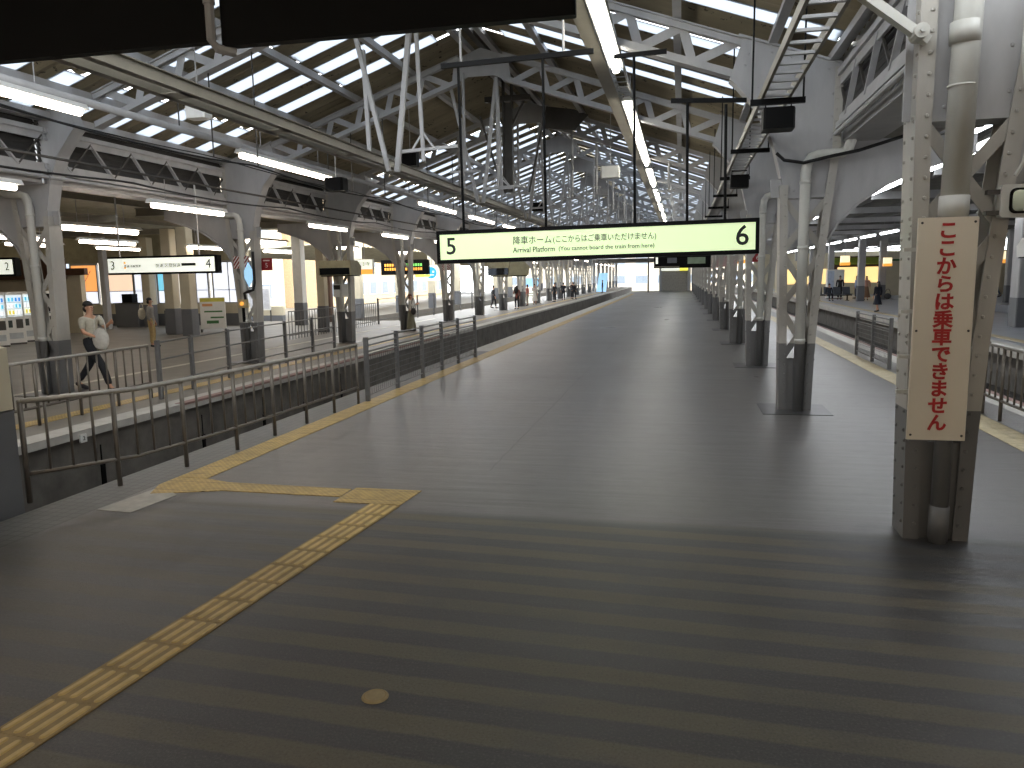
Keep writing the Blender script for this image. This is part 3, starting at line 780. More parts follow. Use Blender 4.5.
# small boxes up on the structure
def small_box(name, x, y, z, sx, sy, sz, m_, label, cat, hang=.3):
    t = thing(name, label, cat, (x, y, z))
    b = MB(); b.cbox(-sx/2, sx/2, -sy/2, sy/2, 0, sz, min(sx, sz)*.12); b.build('case', m_, t)
    b = MB(); b.cyl((0, 0, sz), (0, 0, sz+hang), .012, 6); b.build('hanger', M_STEEL, t)
    return t
small_box('ceiling_box', -1.9, 21, 4.55, .5, .3, .3, M_WHITE, 'pale grey box hanging on a rod above the big sign', 'equipment box', 1.55)
small_box('ceiling_box', -7.5, 11.2, 4.55, .34, .24, .2, M_WHITE, 'small pale box under the left roof slope', 'equipment box', 1.42)
small_box('loudspeaker', -6.8, 14.6, 3.75, .4, .3, .26, M_BLACK, 'small black loudspeaker over the left track', 'loudspeaker', .6)
small_box('loudspeaker', -4.4, 24, 4.0, .4, .3, .26, M_BLACK, 'small black loudspeaker near the middle lights of the left row', 'loudspeaker', 2.9)
small_box('loudspeaker', -7.0, 19.6, 4.9, .4, .35, .42, M_BLACK, 'black loudspeaker high on the left beside the V hanger', 'loudspeaker', 1.05)

# ladder-like cable tray at the right
t = thing('cable_ladder', 'long ladder-shaped cable tray hanging beside the right columns', 'cable tray', (.95, 0, 3.83))
for x in (-.14, .14):
    MB().box(x-.015, x+.015, 4.2, 60, 0, .09).build('side_rail', M_DUCT, t)
for k in range(90):
    MB().box(-.14, .14, 4.3+.32*k, 4.34+.32*k, .0, .025).build('rung', M_STEEL, t)
for k in range(7):
    y = 8.9+3.4*k
    b = MB(); b.box(-.26, .3, y-.03, y+.03, -.06, 0); b.cyl((-.24, y, 0), (-.24, y, 1.5), .01, 6); b.cyl((.28, y, 0), (.28, y, 1.3), .01, 6); b.build('hanger_bracket', M_BLACK, t)
for k, y in enumerate((8.9, 14.6)):
    t = thing('loudspeaker', 'black box loudspeaker under the cable tray, %s one' % ('nearer' if k == 0 else 'farther'), 'loudspeaker', (.98, y, 3.5))
    b = MB(); b.cbox(-.16, .16, -.14, .14, 0, .22, .02); b.build('case', M_BLACK, t)
    b = MB(); b.tube([(-.13, 0, .2), (-.13, 0, .3), (.13, 0, .3), (.13, 0, .2)], .012, 6); b.build('yoke', M_BLACK, t)
m = MB(); m.beam((1.05, 5.9, 3.95), (1.62, 6.0, 3.55), .07, .06); m.cyl((1.56, 5.9, 3.6), (1.56, 6.06, 3.6), .05, 12)
m.cyl((1.56, 5.88, 3.6), (1.56, 5.9, 3.6), .018, 8)
tag(m.build('brace_arm', M_PIPE), 'pale bolted brace arm at the head of the red-lettered column', 'brace')

# wires
def wire(pts, r, label, m_=None):
    b = MB(); b.tube(pts, r, 6); return tag(b.build('cable', m_ or M_CABLE), label, 'cable')
def sag(x, y0, y1, z, s, n=40, span=5.53):
    out = []
    for i in range(n+1):
        y = y0+(y1-y0)*i/n; u = ((y-YS[0])/span) % 1.0
        out.append((x, y, z-s*4*u*(1-u)))
    return out
wire(sag(-6.8, 3, 88, 3.86, .1, 150), .014, 'black overhead wire dipping between hangers above the left track')
wire(sag(-7.6, 3, 70, 4.05, .05, 120), .009, 'thin upper wire above the left track')
wire(sag(-9.3, 6, 60, 3.72, .08, 120), .018, 'black cable running along the left column heads')
wire([(1.25, 11.4, 3.62), (1.35, 11.38, 3.52), (1.6, 11.36, 3.47), (2.0, 11.36, 3.55), (2.3, 11.36, 3.6), (3.0, 11.36, 3.8)], .025, 'black cable curving over the drainpipe of the second right column')
wire([(-10.4, 16.9, 1.55), (-10.42, 16.9, 1.7), (-10.3, 16.88, 1.74), (-10.18, 16.9, 1.78), (-10.13, 16.9, 1.95), (-10.13, 16.9, 2.7)], .035, 'black conduit above the yellow button box on the left column')
wire([(2.2, 5.95, 4.2), (2.2, 5.95, 3.4), (2.24, 5.93, 3.1), (2.27, 5.92, 2.9), (2.24, 5.93, 2.7), (2.2, 5.94, 2.62)], .014, 'pale cable looping beside the red-lettered column', M_PIPE)
for k in range(1, 9):      # slim hangers dropping to the overhead wire
    for j, (x, z0) in enumerate(((-6.8, 3.86), (-7.6, 4.05), (-8.2, 4.5))):
        y = YS[k]; b = MB(); b.cyl((x, y, z0), (x, y, 6.5-.345*abs(x-XC)), .013, 6)
        tag(b.build('drop_rod', M_DARKSTEEL), 'slim dark rod dropping from the %s truss, %s from the right' % (ORD[k], ORD[j]) if k < 4 else 'distant slim dark rod dropping to the overhead wires', 'rod', 'slim drop rods')

# ------------------------------------------------------------------ the big 5 / 6 sign
t = thing('platform_sign', 'long lit hanging sign numbered 5 and 6, reading Arrival Platform', 'sign', (-1.145, 10, 2.42))
HW, HH = 2.015, .165
fr = MB(); fr.box(-HW, HW, -.11, .11, HH-.0, HH+.05); fr.box(-HW, HW, -.11, .11, -HH-.05, -HH); fr.box(-HW-.045, -HW, -.11, .11, -HH-.05, HH+.05); fr.box(HW, HW+.045, -.11, .11, -HH-.05, HH+.05)
fr.box(-HW, HW, -.02, .11, -HH, HH); fr.build('frame', M_BLACK, t)
MB().box(-HW, HW, -.1, -.06, -HH, HH).build('face', M_SIGNFACE, t)
b = MB(); b.text('5', .31, TM(-1.86, -.102, 0), 'CENTER', 1, .002, .003); b.build('numeral', M_INK, t)
b = MB(); b.text('6', .34, TM(1.86, -.102, 0), 'CENTER', 1, .002, .004); b.build('numeral', M_INK, t)
b = MB(); b.text('降車ホーム', .115, TM(-1.02, -.102, .045), 'LEFT', .9, .002, .0004); b.build('japanese_title', M_INK2, t)
b = MB(); b.text('(ここからはご乗車いただけません)', .098, TM(-.49, -.102, .045), 'LEFT', .86, .002, .0003); b.build('japanese_note', M_INK2, t)
b = MB(); b.text('Arrival Platform', .098, TM(-1.02, -.102, -.072), 'LEFT', .88, .002, .0005); b.build('english_title', M_INK2, t)
b = MB(); b.text('(You cannot board the train from here)', .076, TM(-.42, -.102, -.072), 'LEFT', 1.0, .002, .0004); b.build('english_note', M_INK2, t)
for x, z in ((-1.72, 2.32), (-.6, 2.32), (.55, 2.26), (1.2, 1.68), (1.66, 1.6)):
    MB().cyl((x, .05, HH), (x, .05, z), .018, 8).build('hanger_rod', M_BLACK, t)
b = MB(); b.beam((-1.95, .05, 2.34), (.05, .05, 2.36), .05, .06); b.build('hanger_bar', M_BLACK, t)
MB().beam((.3, .05, 2.27), (.95, .05, 2.28), .05, .05).build('hanger_bar', M_BLACK, t)
MB().beam((1.0, .05, 1.69), (1.9, .05, 1.63), .05, .05).build('hanger_bar', M_BLACK, t)
for x, z in ((-1.68, 4.12), (-.33, 3.66)): MB().cyl((x, .05, 2.34), (x, .05, z), .016, 8).build('hanger_rod', M_STEEL, t)
t.rotation_euler = (0, -.011, 0)

# black sign back close overhead
t = thing('hanging_board', 'black board hanging close overhead at the top left, wider piece', 'sign', (-4.1, 3.2, 3.055))
MB().cbox(-2.0, 2.045, 0, .05, 0, .7, .01).build('case', M_BLACK, t)
for x in (-1.2, 1.2): MB().cyl((x, .025, .69), (x, .025, 1.22), .025, 8).build('hanger_rod', M_STEEL, t)
b = MB(); b.tube([(.55+.3*math.cos(a), -.01, .52+.32*math.sin(a)) for a in [math.pi+math.pi*k/10 for k in range(11)]], .006, 6); b.build('loose_cable', M_DUCT, t)
t = thing('hanging_board', 'black board hanging close overhead, narrower piece right of the conduit', 'sign', (-1.22, 3.2, 3.03))
MB().cbox(-.79, .79, 0, .05, 0, .7, .01).build('case', M_BLACK, t)
for x in (-.5, .5): MB().cyl((x, .025, .69), (x, .025, 1.22), .025, 8).build('hanger_rod', M_STEEL, t)
m = MB(); m.tube([(-2.035, 3.17, 4.26), (-2.035, 3.17, 3.05), (-2.02, 3.19, 3.02), (-1.96, 3.24, 3.01)], .02, 8)
for z in (3.2, 3.3, 3.5): m.cyl((-2.035, 3.17, z), (-2.035, 3.17, z+.02), .026, 8)
tag(m.build('conduit', M_STEEL), 'grey conduit coming down between the two black boards overhead', 'conduit')

# red-lettered plate on the near column
t = thing('notice_plate', 'tall ivory plate with red vertical Japanese lettering on the near column', 'sign', (1.77, 5.83, 1.575))
MB().cbox(-.19, .19, -.012, .012, -.775, .775, .006).build('plate', M_PLATE, t)
b = MB()
for i, ch in enumerate('ここからは乗車できません'):
    b.text(ch, .128, TM(0.0, -.0145, .68-.1215*i), 'CENTER', 1.0, .001, .0042)
b.build('lettering', M_RED, t)
b = MB()
for x in (-.165, .165):
    for z in (-.74, 0, .74): b.ball((x, -.013, z), .009, 8, 4, (1, .5, 1))
b.build('screws', M_DARKSTEEL, t)
b = MB()
for z in (-.45, -.2, .12, .55): b.box(-.26, .2, .03, .07, z, z+.025)
b.box(-.17, -.05, -.005, .06, -.79, -.765); b.build('mounting_strap', M_PIPE, t)
# round-cornered mirror box on the same column
t = thing('platform_mirror', 'framed round-cornered mirror on the right side of the near column', 'mirror', (2.33, 5.92, 2.45))
def rrect(w, h, r, n=5):
    P = []
    for cx, cz, a0 in ((w-r, h-r, 0), (-w+r, h-r, 90), (-w+r, -h+r, 180), (w-r, -h+r, 270)):
        P += [(cx+r*math.cos(math.radians(a0+90*k/n)), cz+r*math.sin(math.radians(a0+90*k/n))) for k in range(n+1)]
    return P
MB().prism(rrect(.22, .11, .02), -.02, .06).build('case', M_PIPE, t)
MB().prism(rrect(.17, .085, .04), -.03, -.018).build('rim', M_BLACK, t)
MB().prism(rrect(.155, .07, .035), -.036, -.028).build('glass', mat('mirror_glass', srgb(150, 160, 150), .12, .6, .1), t)
b = MB(); b.box(-.3, -.2, .0, .05, -.09, -.06); b.box(-.3, -.2, .0, .05, .05, .08); b.build('bracket', M_DARKSTEEL, t)

# departure board farther along
t = thing('departure_board', 'black twin-panel departure board hanging beyond the big sign', 'sign', (0, 30, 2.5))
MB().cbox(-1.05, 1.05, -.12, .12, -.29, .29, .01).build('case', M_BLACK, t)
MB().box(-.98, -.9, -.13, -.115, -.12, .12).build('panel', M_SIGNWHITE, t)
MB().box(-.55, -.2, -.13, -.115, -.1, .1).build('panel', mat('dim_screen', srgb(90, 95, 105), .3), t)
MB().box(.2, .85, -.13, -.115, -.14, .1).build('panel', mat('green_grey_screen', srgb(140, 160, 135), .3), t)
MB().box(-1.0, -.1, -.13, -.115, -.26, -.22).build('strip', M_DUCT, t)
for x in (-.8, .8): MB().cyl((x, 0, .28), (x, 0, 2.5), .02, 6).build('hanger_rod', M_STEEL, t)

# 3 / 4 sign on the left platform
t = thing('platform_sign', 'white lit hanging sign numbered 3 and 4 over the left concourse', 'sign', (-11.18, 15, 2.38))
MB().cbox(-1.4, 1.36, -.06, .12, -.2, .2, .015).build('frame', M_BLACK, t)
MB().box(-1.36, 1.3, -.08, -.055, -.155, .155).build('face', M_SIGNWHITE, t)
b = MB(); b.text('3', .27, TM(-1.24, -.082, 0)); b.build('numeral', M_INK, t)
b = MB(); b.text('4', .27, TM(1.16, -.082, 0)); b.build('numeral', M_INK, t)
b = MB(); b.text('普通 各駅停車', .07, TM(-.95, -.082, -.02), 'LEFT'); b.text('快速 区間快速', .1, TM(-.15, -.082, -.02), 'LEFT'); b.build('lettering', M_INK2, t)
b = MB(); b.box(-.95, -.9, -.083, -.079, .04, .085); b.box(-.95, -.9, -.083, -.079, -.07, -.03); b.build('route_mark', M_ORANGE, t)
MB().box(.5, .85, -.083, -.079, -.03, .03).build('route_band', M_INK, t)
for x in (-1.1, .9): MB().cyl((x, 0, .19), (x, 0, 1.72), .02, 6).build('hanger_rod', M_STEEL, t)
t = thing('platform_sign', 'edge of a white lit sign at the far left above the vending machines', 'sign', (-16.25, 15.2, 2.42))
MB().cbox(-1.3, 1.0, -.06, .12, -.22, .22, .015).build('frame', M_BLACK, t)
MB().box(-1.26, .94, -.08, -.055, -.17, .17).build('face', M_SIGNWHITE, t)
b = MB(); b.text('2', .27, TM(.8, -.082, 0)); b.build('numeral', M_INK, t)
MB().cyl((0, 0, .2), (0, 0, 1.77), .02, 6).build('hanger_rod', M_STEEL, t)

# ------------------------------------------------------------------ fences
def bar_fence(pts, h, label, first_post=True, every=4, gap=.205, low=.27, posts=None):
    t = thing('railing', label, 'railing')
    P = [Vector((x, y, 0)) for x, y in pts]
    b = MB(); b.tube([p+Vector((0, 0, h)) for p in P], .026, 10); b.ball(P[0]+Vector((0, 0, h)), .026, 8, 6); b.build('top_rail', M_TOPRAIL, t, smooth=True)
    b = MB(); b.tube([p+Vector((0, 0, low)) for p in P], .02, 8); b.build('bottom_rail', M_RAILING, t, smooth=True)
    dist = 0; k = 0
    for a, c in zip(P, P[1:]):
        L = (c-a).length; n = max(1, round(L/gap))
        for i in range(n+(1 if c is P[-1] else 0)):
            p = a.lerp(c, i/n)
            if k % every == 0 or (i == n and c is P[-1]): MB().cyl(p, p+Vector((0, 0, h)), .024, 8).build('post', M_RAILING, t, smooth=True)
            else: MB().cyl(p+Vector((0, 0, low)), p+Vector((0, 0, h)), .0135, 8).build('baluster', M_RAILING, t, smooth=True)
            k += 1
    return t
bar_fence([(-5.86, 5.71), (-5.33, 6.53), (-5.17, 7.8), (-5.08, 11.35)], .95, 'stainless bar railing in the left foreground along the track pit')
bar_fence([(-8.93, 8.2), (-9.02, 11.5)], .92, 'bar railing on the left platform in front of the walking man')
bar_fence([(4.1, 7.0), (4.12, 11.65)], .98, 'bar railing at the right edge of the picture, behind the red-lettered column')
def mesh_fence(pts, h, label, m_=M_FENCE, wires=True, hrails=(0.0, .1, .2), top=True):
    t = thing('mesh_fence', label, 'fence')
    P = [Vector((x, y, 0)) for x, y in pts]
    for p in P:
        b = MB(); b.cbox(p.x-.035, p.x+.035, p.y-.035, p.y+.035, 0, h+.04, .008); b.build('post', m_, t)
    for q in hrails:
        b = MB()
        for a, c in zip(P, P[1:]): b.cyl(a+Vector((0, 0, h-q)), c+Vector((0, 0, h-q)), .016, 6)
        b.build('rail', m_, t)
    if wires:
        for a, c in zip(P, P[1:]):
            b = MB(); z0, z1 = .1, h-.25
            for z in (z0, z1): b.cyl(a+Vector((0, 0, z)), c+Vector((0, 0, z)), .012, 6)
            n = int((c-a).length/.1)
            for i in range(1, n): p = a.lerp(c, i/n); b.cyl(p+Vector((0, 0, z0)), p+Vector((0, 0, z1)), .004, 4)
            for i in range(1, 7): z = z0+(z1-z0)*i/7; b.cyl(a+Vector((0, 0, z)), c+Vector((0, 0, z)), .005, 4)
            b.build('wire_panel', m_, t)
    return t
mesh_fence([(-5.02, 11.6), (-5.07, 13.1), (-5.07, 14.5), (-5.09, 15.85), (-5.09, 17.1), (-5.03, 18.4)], 1.02, 'grey wire-mesh fence beside the track pit, beyond the stainless railing')
mesh_fence([(-8.75, 11.4), (-8.95, 12.6), (-9.15, 14.1), (-9.3, 15.5), (-9.4, 16.9), (-9.5, 18.5), (-9.6, 20.0)], .98, 'grey post fence on the left platform before the yellow button box', wires=False, hrails=(0, .3, .72))
mesh_fence([(4.14, 16.7), (4.13, 18.1), (4.11, 19.6)], 1.0, 'grey wire-mesh fence at the right platform edge between the columns')
mesh_fence([(4.1, 11.95), (4.12, 13.2)], 1.0, 'grey mesh fence panel half hidden behind the red-lettered column')
def picket(x0, y0, x1, y1, h, label, m_, gap=.22):
    t = thing('picket_fence', label, 'fence'); a, c = Vector((x0, y0, 0)), Vector((x1, y1, 0)); n = int((c-a).length/gap)
    for z in (.15, h): MB().cyl(a+Vector((0, 0, z)), c+Vector((0, 0, z)), .02, 6).build('rail', m_, t)
    for i in range(n+1):
        p = a.lerp(c, i/n); MB().cyl(p, p+Vector((0, 0, h)), .014, 6).build('picket', m_, t)
picket(-12.9, 23.5, -13.1, 31.5, .95, 'pale picket railing on the far side of the left platform', M_FENCE)
mesh_fence([(-13.1, 31.8+2.6*k) for k in range(9)], 1.1, 'tall post fence on the far side of the left platform against the bright street', wires=False, hrails=(0, .9))

# ------------------------------------------------------------------ concourse at the left
m = MB(); m.box(-34, -23.8, 26.7, 26.95, .0, 2.56); struct('wall_concourse_beige', m, M_CREAM)
m = MB(); m.box(-34, -24.4, 26.3, 26.69, 2.2, 3.0); m.box(-24.4, -23.4, 26.5, 26.69, 2.35, 2.62); tag(m.build('fascia_board', M_BROWN), 'brown fascia above the vending machines', 'fascia')
m = MB(); m.box(-28.9, -19.3, 31.4, 31.7, .55, 1.0); m.cur = 1; m.box(-28.9, -19.3, 31.38, 31.72, 0, .55)
struct('wall_window_base', m, [M_CREAM, M_GREYPAINT])
m = MB(); m.box(-34.2, -34, -3, 34, 0, 4.6); struct('wall_left', m, M_CREAM)
M_POSTO = emit('backlit_orange_poster', (1.0, .42, .12, 1), .85)
M_POSTW = emit('backlit_pale_orange_poster', (.95, .70, .50, 1), .9)
M_FROST = emit('bright_window_pane', (.86, .90, 1.0, 1), .95)
M_CYANP = emit('backlit_cyan_poster', (.20, .62, .80, 1), .9)
posts = [(-28.6, 1.45, M_POSTO, 'window with a large orange poster behind the striding person'), (-26.7, 1.5, M_POSTW, 'window with a pale orange poster right of the grey post'), (-25.15, 1.1, M_FROST, 'plain bright window left of the person in tan trousers'),
         (-23.9, 1.05, M_CYANP, 'window with a cyan poster right of the person in tan trousers'), (-22.5, 1.25, M_FROST, 'bright window seen left of the two cream posts'), (-21.0, 1.6, M_FROST, 'bright window behind the white A-board')]
for i, (x, W, pm, lb) in enumerate(posts):
    t = thing('window_%d' % (i+1), lb, 'window', (x, 31.55, 1.0)); t['kind'] = 'structure'
    b = MB(); b.box(-.04, W, -.05, .05, 0, .06); b.box(-.04, W, -.05, .05, 1.85, 1.95); b.box(-.04, .03, -.05, .05, 0, 1.9); b.box(W-.03, W+.04, -.05, .05, 0, 1.9)
    if i > 1: b.box(W/2-.02, W/2+.02, -.04, .04, 0, 1.9)
    b.build('frame', M_STEEL, t)
    MB().box(.03, W, -.01, .01, .06, .62).build('lower_pane', M_FROST, t)
    MB().box(.03, W, -.01, .01, .62, 1.85).build('poster_pane', pm, t)
    b = MB(); b.box(.03, W, -.03, .0, .6, .63)
    if i == 0:
        b.tube([(.2, -.02, .8), (.5, -.02, 1.5), (.75, -.02, 1.1), (1.1, -.02, 1.6)], .015, 6)
    b.build('transom', M_FENCE, t)
m = MB(); m.box(-21.3, -19.3, 34.6, 34.85, .28, .72); m.cur = 1; m.box(-21.3, -19.3, 34.58, 34.87, 0, .28); struct('wall_low_parapet', m, [M_CREAM, M_GREYPAINT])
m = MB(); m.box(-19.9, -18.9, 26.5, 26.7, 0, .9); struct('wall_post_plinth', m, M_GREYPAINT)
# white posts
def white_post(x, y, w, label, base=True, h=4.0, top=None, group=None):
    t = thing('canopy_post', label, 'post', (x, y, 0), 0, group)
    b = MB(); b.cbox(-w/2, w/2, -w/2, w/2, 1.0 if base else 0, h, .02); b.build('shaft', top or M_CREAM, t)
    if base: b = MB(); b.cbox(-w/2-.01, w/2+.01, -w/2-.01, w/2+.01, 0, 1.0, .02); b.build('grey_base', M_GREYPAINT, t)
white_post(-19.12, 26.0, .4, 'cream post with grey base left of the white A-board, left one')
white_post(-17.98, 25.4, .42, 'cream post with grey base left of the white A-board, right one')
white_post(-23.6, 30.5, .42, 'cream post with grey base behind the person in tan trousers')
white_post(-24.62, 29.0, .26, 'slim grey post beside the walking man', False, top=M_STEEL)
white_post(-16.6, 31.4, .42, 'white canopy post behind the low parapet', True, top=M_WHITE)
white_post(-16.3, 33.6, .3, 'brownish canopy post right of the low parapet', False, top=M_BROWN)
white_post(-13.45, 27.2, .32, 'cream post with grey base behind the hooded monitor box')
white_post(-16.3, 37, .42, 'cream canopy post against the bright street, nearest')
for k in range(8): white_post(-16.3, 43+6*k, .4, 'cream canopy post against the bright street, %s farther on' % ORD[k], top=M_CREAM)
# vending machines
def vending(x, y, label, dark=False):
    t = thing('vending_machine', label, 'vending machine', (x, y, 0), math.radians(68+.0))
    # local: width along X, front faces -Y
    MB().cbox(-.52, .52, 0, .7, .06, 1.76, .03).build('cabinet', M_WHITE, t)
    MB().box(-.5, .5, .02, .66, 0, .06).build('plinth', M_DARKSTEEL, t)
    MB().box(-.44, .44, -.012, .0, .95, 1.66).build('display_window', M_GLASS if dark else emit('vending_display', (.75, .85, .9, 1), .7), t)
    cols = [emit('can_blue', (.08, .3, .75, 1), .6), emit('can_yellow', (.8, .65, .1, 1), .6), emit('can_white', (.8, .8, .8, 1), .6), emit('can_cyan', (.15, .55, .75, 1), .6)]
    if dark: cols = [mat('can_dark', srgb(70, 60, 58), .4), mat('can_brown', srgb(120, 90, 70), .4)]*2
    for r in range(3):
        for c in range(8):
            b = MB(); b.cyl((-.38+.108*c, -.03, 1.02+.215*r), (-.38+.108*c, -.03, 1.15+.215*r), .034, 8)
            b.build('drink_can', cols[(r+(c//3)) % 4], t)
        MB().box(-.44, .44, -.04, -.012, .98+.215*r, 1.0+.215*r).build('shelf', M_WHITE, t)
    MB().box(-.36, .1, -.02, 0, .58, .82).build('poster_panel', mat('dark_poster', srgb(60, 70, 66), .4), t)
    MB().box(.22, .42, -.03, 0, .55, .85).build('coin_panel', M_DARKSTEEL, t)
    MB().box(-.4, .4, -.025, 0, .2, .4).build('pickup_flap', mat('pale_flap', srgb(190, 196, 200), .3), t)
vm = [(-21.55, 19.75, 'white vending machine cut off at the left picture edge'), (-21.98, 20.85, 'white drinks machine at the left with a yellow row of cans'),
      (-22.4, 21.95, 'white drinks machine with blue cans, middle of the row'), (-22.83, 23.05, 'white vending machine with a dark window at the right end of the row')]
for i, (x, y, lb) in enumerate(vm): vending(x, y+.5, lb, i == 3)
# white A-board
t = thing('notice_board', 'white standing notice board with yellow top on the left concourse', 'sign', (-18.35, 27.4, 0), math.radians(30))
MB().cbox(-.48, .48, -.05, .05, .12, 1.37, .02).build('panel', M_WHITE, t)
MB().box(-.46, .46, -.056, -.05, 1.2, 1.34).build('yellow_band', mat('yellow_print', srgb(214, 206, 90), .5), t)
b = MB(); b.box(-.32, .36, -.056, -.05, .78, .84); b.box(-.1, .4, -.056, -.05, .54, .6); b.box(-.25, .2, -.056, -.05, .33, .45); b.build('green_print', M_GREEN, t)
b = MB(); b.box(-.38, .0, -.056, -.05, 1.02, 1.12); b.build('orange_print', mat('orange_print', srgb(220, 160, 110), .6), t)
b = MB(); b.box(-.48, -.42, -.25, .25, 0, .12); b.box(.42, .48, -.25, .25, 0, .12); b.build('foot', M_DARKSTEEL, t)
t = thing('notice_board', 'framed map board on legs behind the yellow button box column', 'sign', (-20.4, 34.1, 0), math.radians(20))
MB().cbox(-.68, .68, -.04, .04, .55, 1.72, .02).build('panel', M_WHITE, t)
MB().box(-.62, .62, -.05, -.04, .62, 1.6).build('map', mat('map_print', srgb(196, 196, 200), .5, 0, .3, 5), t)
MB().box(-.35, .3, -.05, -.04, 1.62, 1.7).build('heading', M_INK, t)
for x in (-.65, .65): MB().box(x-.03, x+.03, -.03, .03, 0, .6).build('leg', M_DARKSTEEL, t)
t = thing('kiosk_counter', 'grey ticket counter in front of the windows behind the walking man', 'counter', (-24.7, 30.3, 0))
MB().cbox(-.6, .6, 0, .6, 0, 1.05, .02).build('body', M_GREYPAINT, t); MB().box(-.65, .65, -.05, .65, 1.05, 1.1).build('top', M_DARKSTEEL, t)
MB().cbox(-.3, .25, .1, .5, 1.1, 1.5, .02).build('terminal', M_BLACK, t)

# button box and hazard plates
def hazard(x, y, z, w, h, label):
    t = thing('hazard_plate', label, 'hazard plate', (x, y, z))
    MB().box(-w/2, w/2, -.012, 0, 0, h).build('plate', M_WHITE, t)
    b = MB(); n = 5
    for k in range(-3, n):
        x0 = -w/2+k*w/n; poly = []
        a = (x0, 0); c = (x0+w/n*.5, 0); d_ = (x0+w/n*.5+h*.8, h); e = (x0+h*.8, h)
        def clip(p, q):
            return None
        pts = []
        for s_ in range(9):
            zz = h*s_/8; xa = x0+zz*.8; pts.append((max(-w/2, min(w/2, xa)), zz))
        for s_ in range(8, -1, -1):
            zz = h*s_/8; xa = x0+w/n*.5+zz*.8; pts.append((max(-w/2, min(w/2, xa)), zz))
        if max(p[0] for p in pts)-min(p[0] for p in pts) > .01: b.prism(pts, -.018, -.012)
    b.build('stripes', M_HAZRED, t)
hazard(-10.46-.05, YS[2]-.2, 2.3, .42, .3, 'red and white striped plate on the column with the yellow button box')
hazard(XL, YS[3]-.2, 2.35, .4, .25, 'red and white striped plate on the third left column')
hazard(XL, YS[5]-.2, 2.3, .4, .3, 'red and white striped plate on the left column beyond the blue round sign')
for k in range(4, 9): hazard(XR, YS[k]-.22, 2.25, .42, .32, 'red and white striped plate on the %s column of the right row' % ORD[k])
m = MB().prism([(-.16, 0), (0, -.3), (.16, 0), (0, .3)], -.02, 0)
tag(m.build('diamond_sign', M_PALEBLUE, None, (-10.32, YS[2]-.22, 2.15)), 'pale blue diamond sign on the column with the yellow button box', 'sign')
t = thing('button_box', 'beige emergency button box with orange button on the left column', 'button box', (-10.5, YS[2]-.26, 1.35))
MB().cbox(-.12, .12, -.06, .06, 0, .2, .02).build('case', mat('beige_box', srgb(196, 178, 130), .5), t)
b = MB(); b.lathe([(.05, 0), (.05, .02), (.03, .03), (0, .03)], 12); b.xf(Matrix.Translation((0, -.06, .1)) @ Matrix.Rotation(math.radians(90), 4, 'X')); b.build('button', M_ORANGE, t)
MB().cyl((0, 0, -.35), (0, 0, 0), .04, 8).build('pipe', M_BLACK, t)
m = MB(); m.box(-9.84, -9.58, 18.2, 18.23, 2.2, 2.45); m.cur = 1; m.box(-9.81, -9.61, 18.19, 18.2, 2.24, 2.42); m.cur = 0
t = thing('station_sign', 'small red sign with white figure beside the left column', 'sign', (-10.12, YS[2]+.3, 2.25))
MB().box(-.14, .14, -.02, .02, 0, .3).build('plate', mat('dark_red_plate', srgb(150, 30, 36), .5), t)
b = MB(); b.text('5', .16, TM(0, -.022, .12)); b.box(-.09, .09, -.024, -.02, .23, .26); b.build('figure', M_WHITE, t)
MB().box(-.36, -.14, -.02, .02, .02, .28).build('side_plate', mat('dotted_plate', srgb(170, 170, 170), .5, 0, .6, 60), t)
MB().cyl((-.25, 0, .28), (-.25, 0, 1.2), .015, 6).build('hanger_rod', M_STEEL, t)
t = thing('station_sign', 'small red sign high beyond the right columns', 'sign', (2.5, 27.5, 2.35))
MB().box(-.17, .17, -.02, .02, 0, .34).build('plate', mat('dark_red_plate', srgb(150, 30, 36), .5), t)
b = MB(); b.text('6', .2, TM(0, -.022, .14)); b.build('figure', M_WHITE, t)
MB().cyl((0, 0, .34), (0, 0, 1.7), .015, 6).build('hanger_rod', M_STEEL, t)

# hooded monitors
def hood(x, y, z, label, m_, s=1.0, rz=0):
    t = thing('hooded_monitor', label, 'monitor box', (x, y, z), rz)
    b = MB(); b.prism([(-.4*s, 0), (.35*s, 0), (.4*s, .26*s), (.12*s, .44*s), (-.4*s, .44*s)], -.52*s, .52*s, 'yz'); b.build('hood', m_, t)
    MB().box(-.48*s, .48*s, -.42*s, -.38*s, .02*s, .22*s).build('screen', M_GLASS, t)
    MB().box(-.5*s, .5*s, -.3*s, .3*s, -.03*s, .0).build('underside', M_BLACK, t)
    MB().cyl((0, .1, .42*s), (0, .1, 1.6), .03, 6).build('hanger_rod', M_STEEL, t)
M_OLIVE = mat('olive_hood', srgb(168, 162, 132), .5)
hood(-10.2, 21.9, 2.12, 'beige hooded monitor box on the third left column', M_OLIVE, 1.0)
hood(-9.0, 40.0, 2.05, 'olive hooded monitor box turned edge-on beyond the mesh fence', M_OLIVE, 1.75, math.radians(-38))
hood(10.9, 26.6, 2.33, 'pale hooded monitor box at the right picture edge', M_WHITE, 1.3)
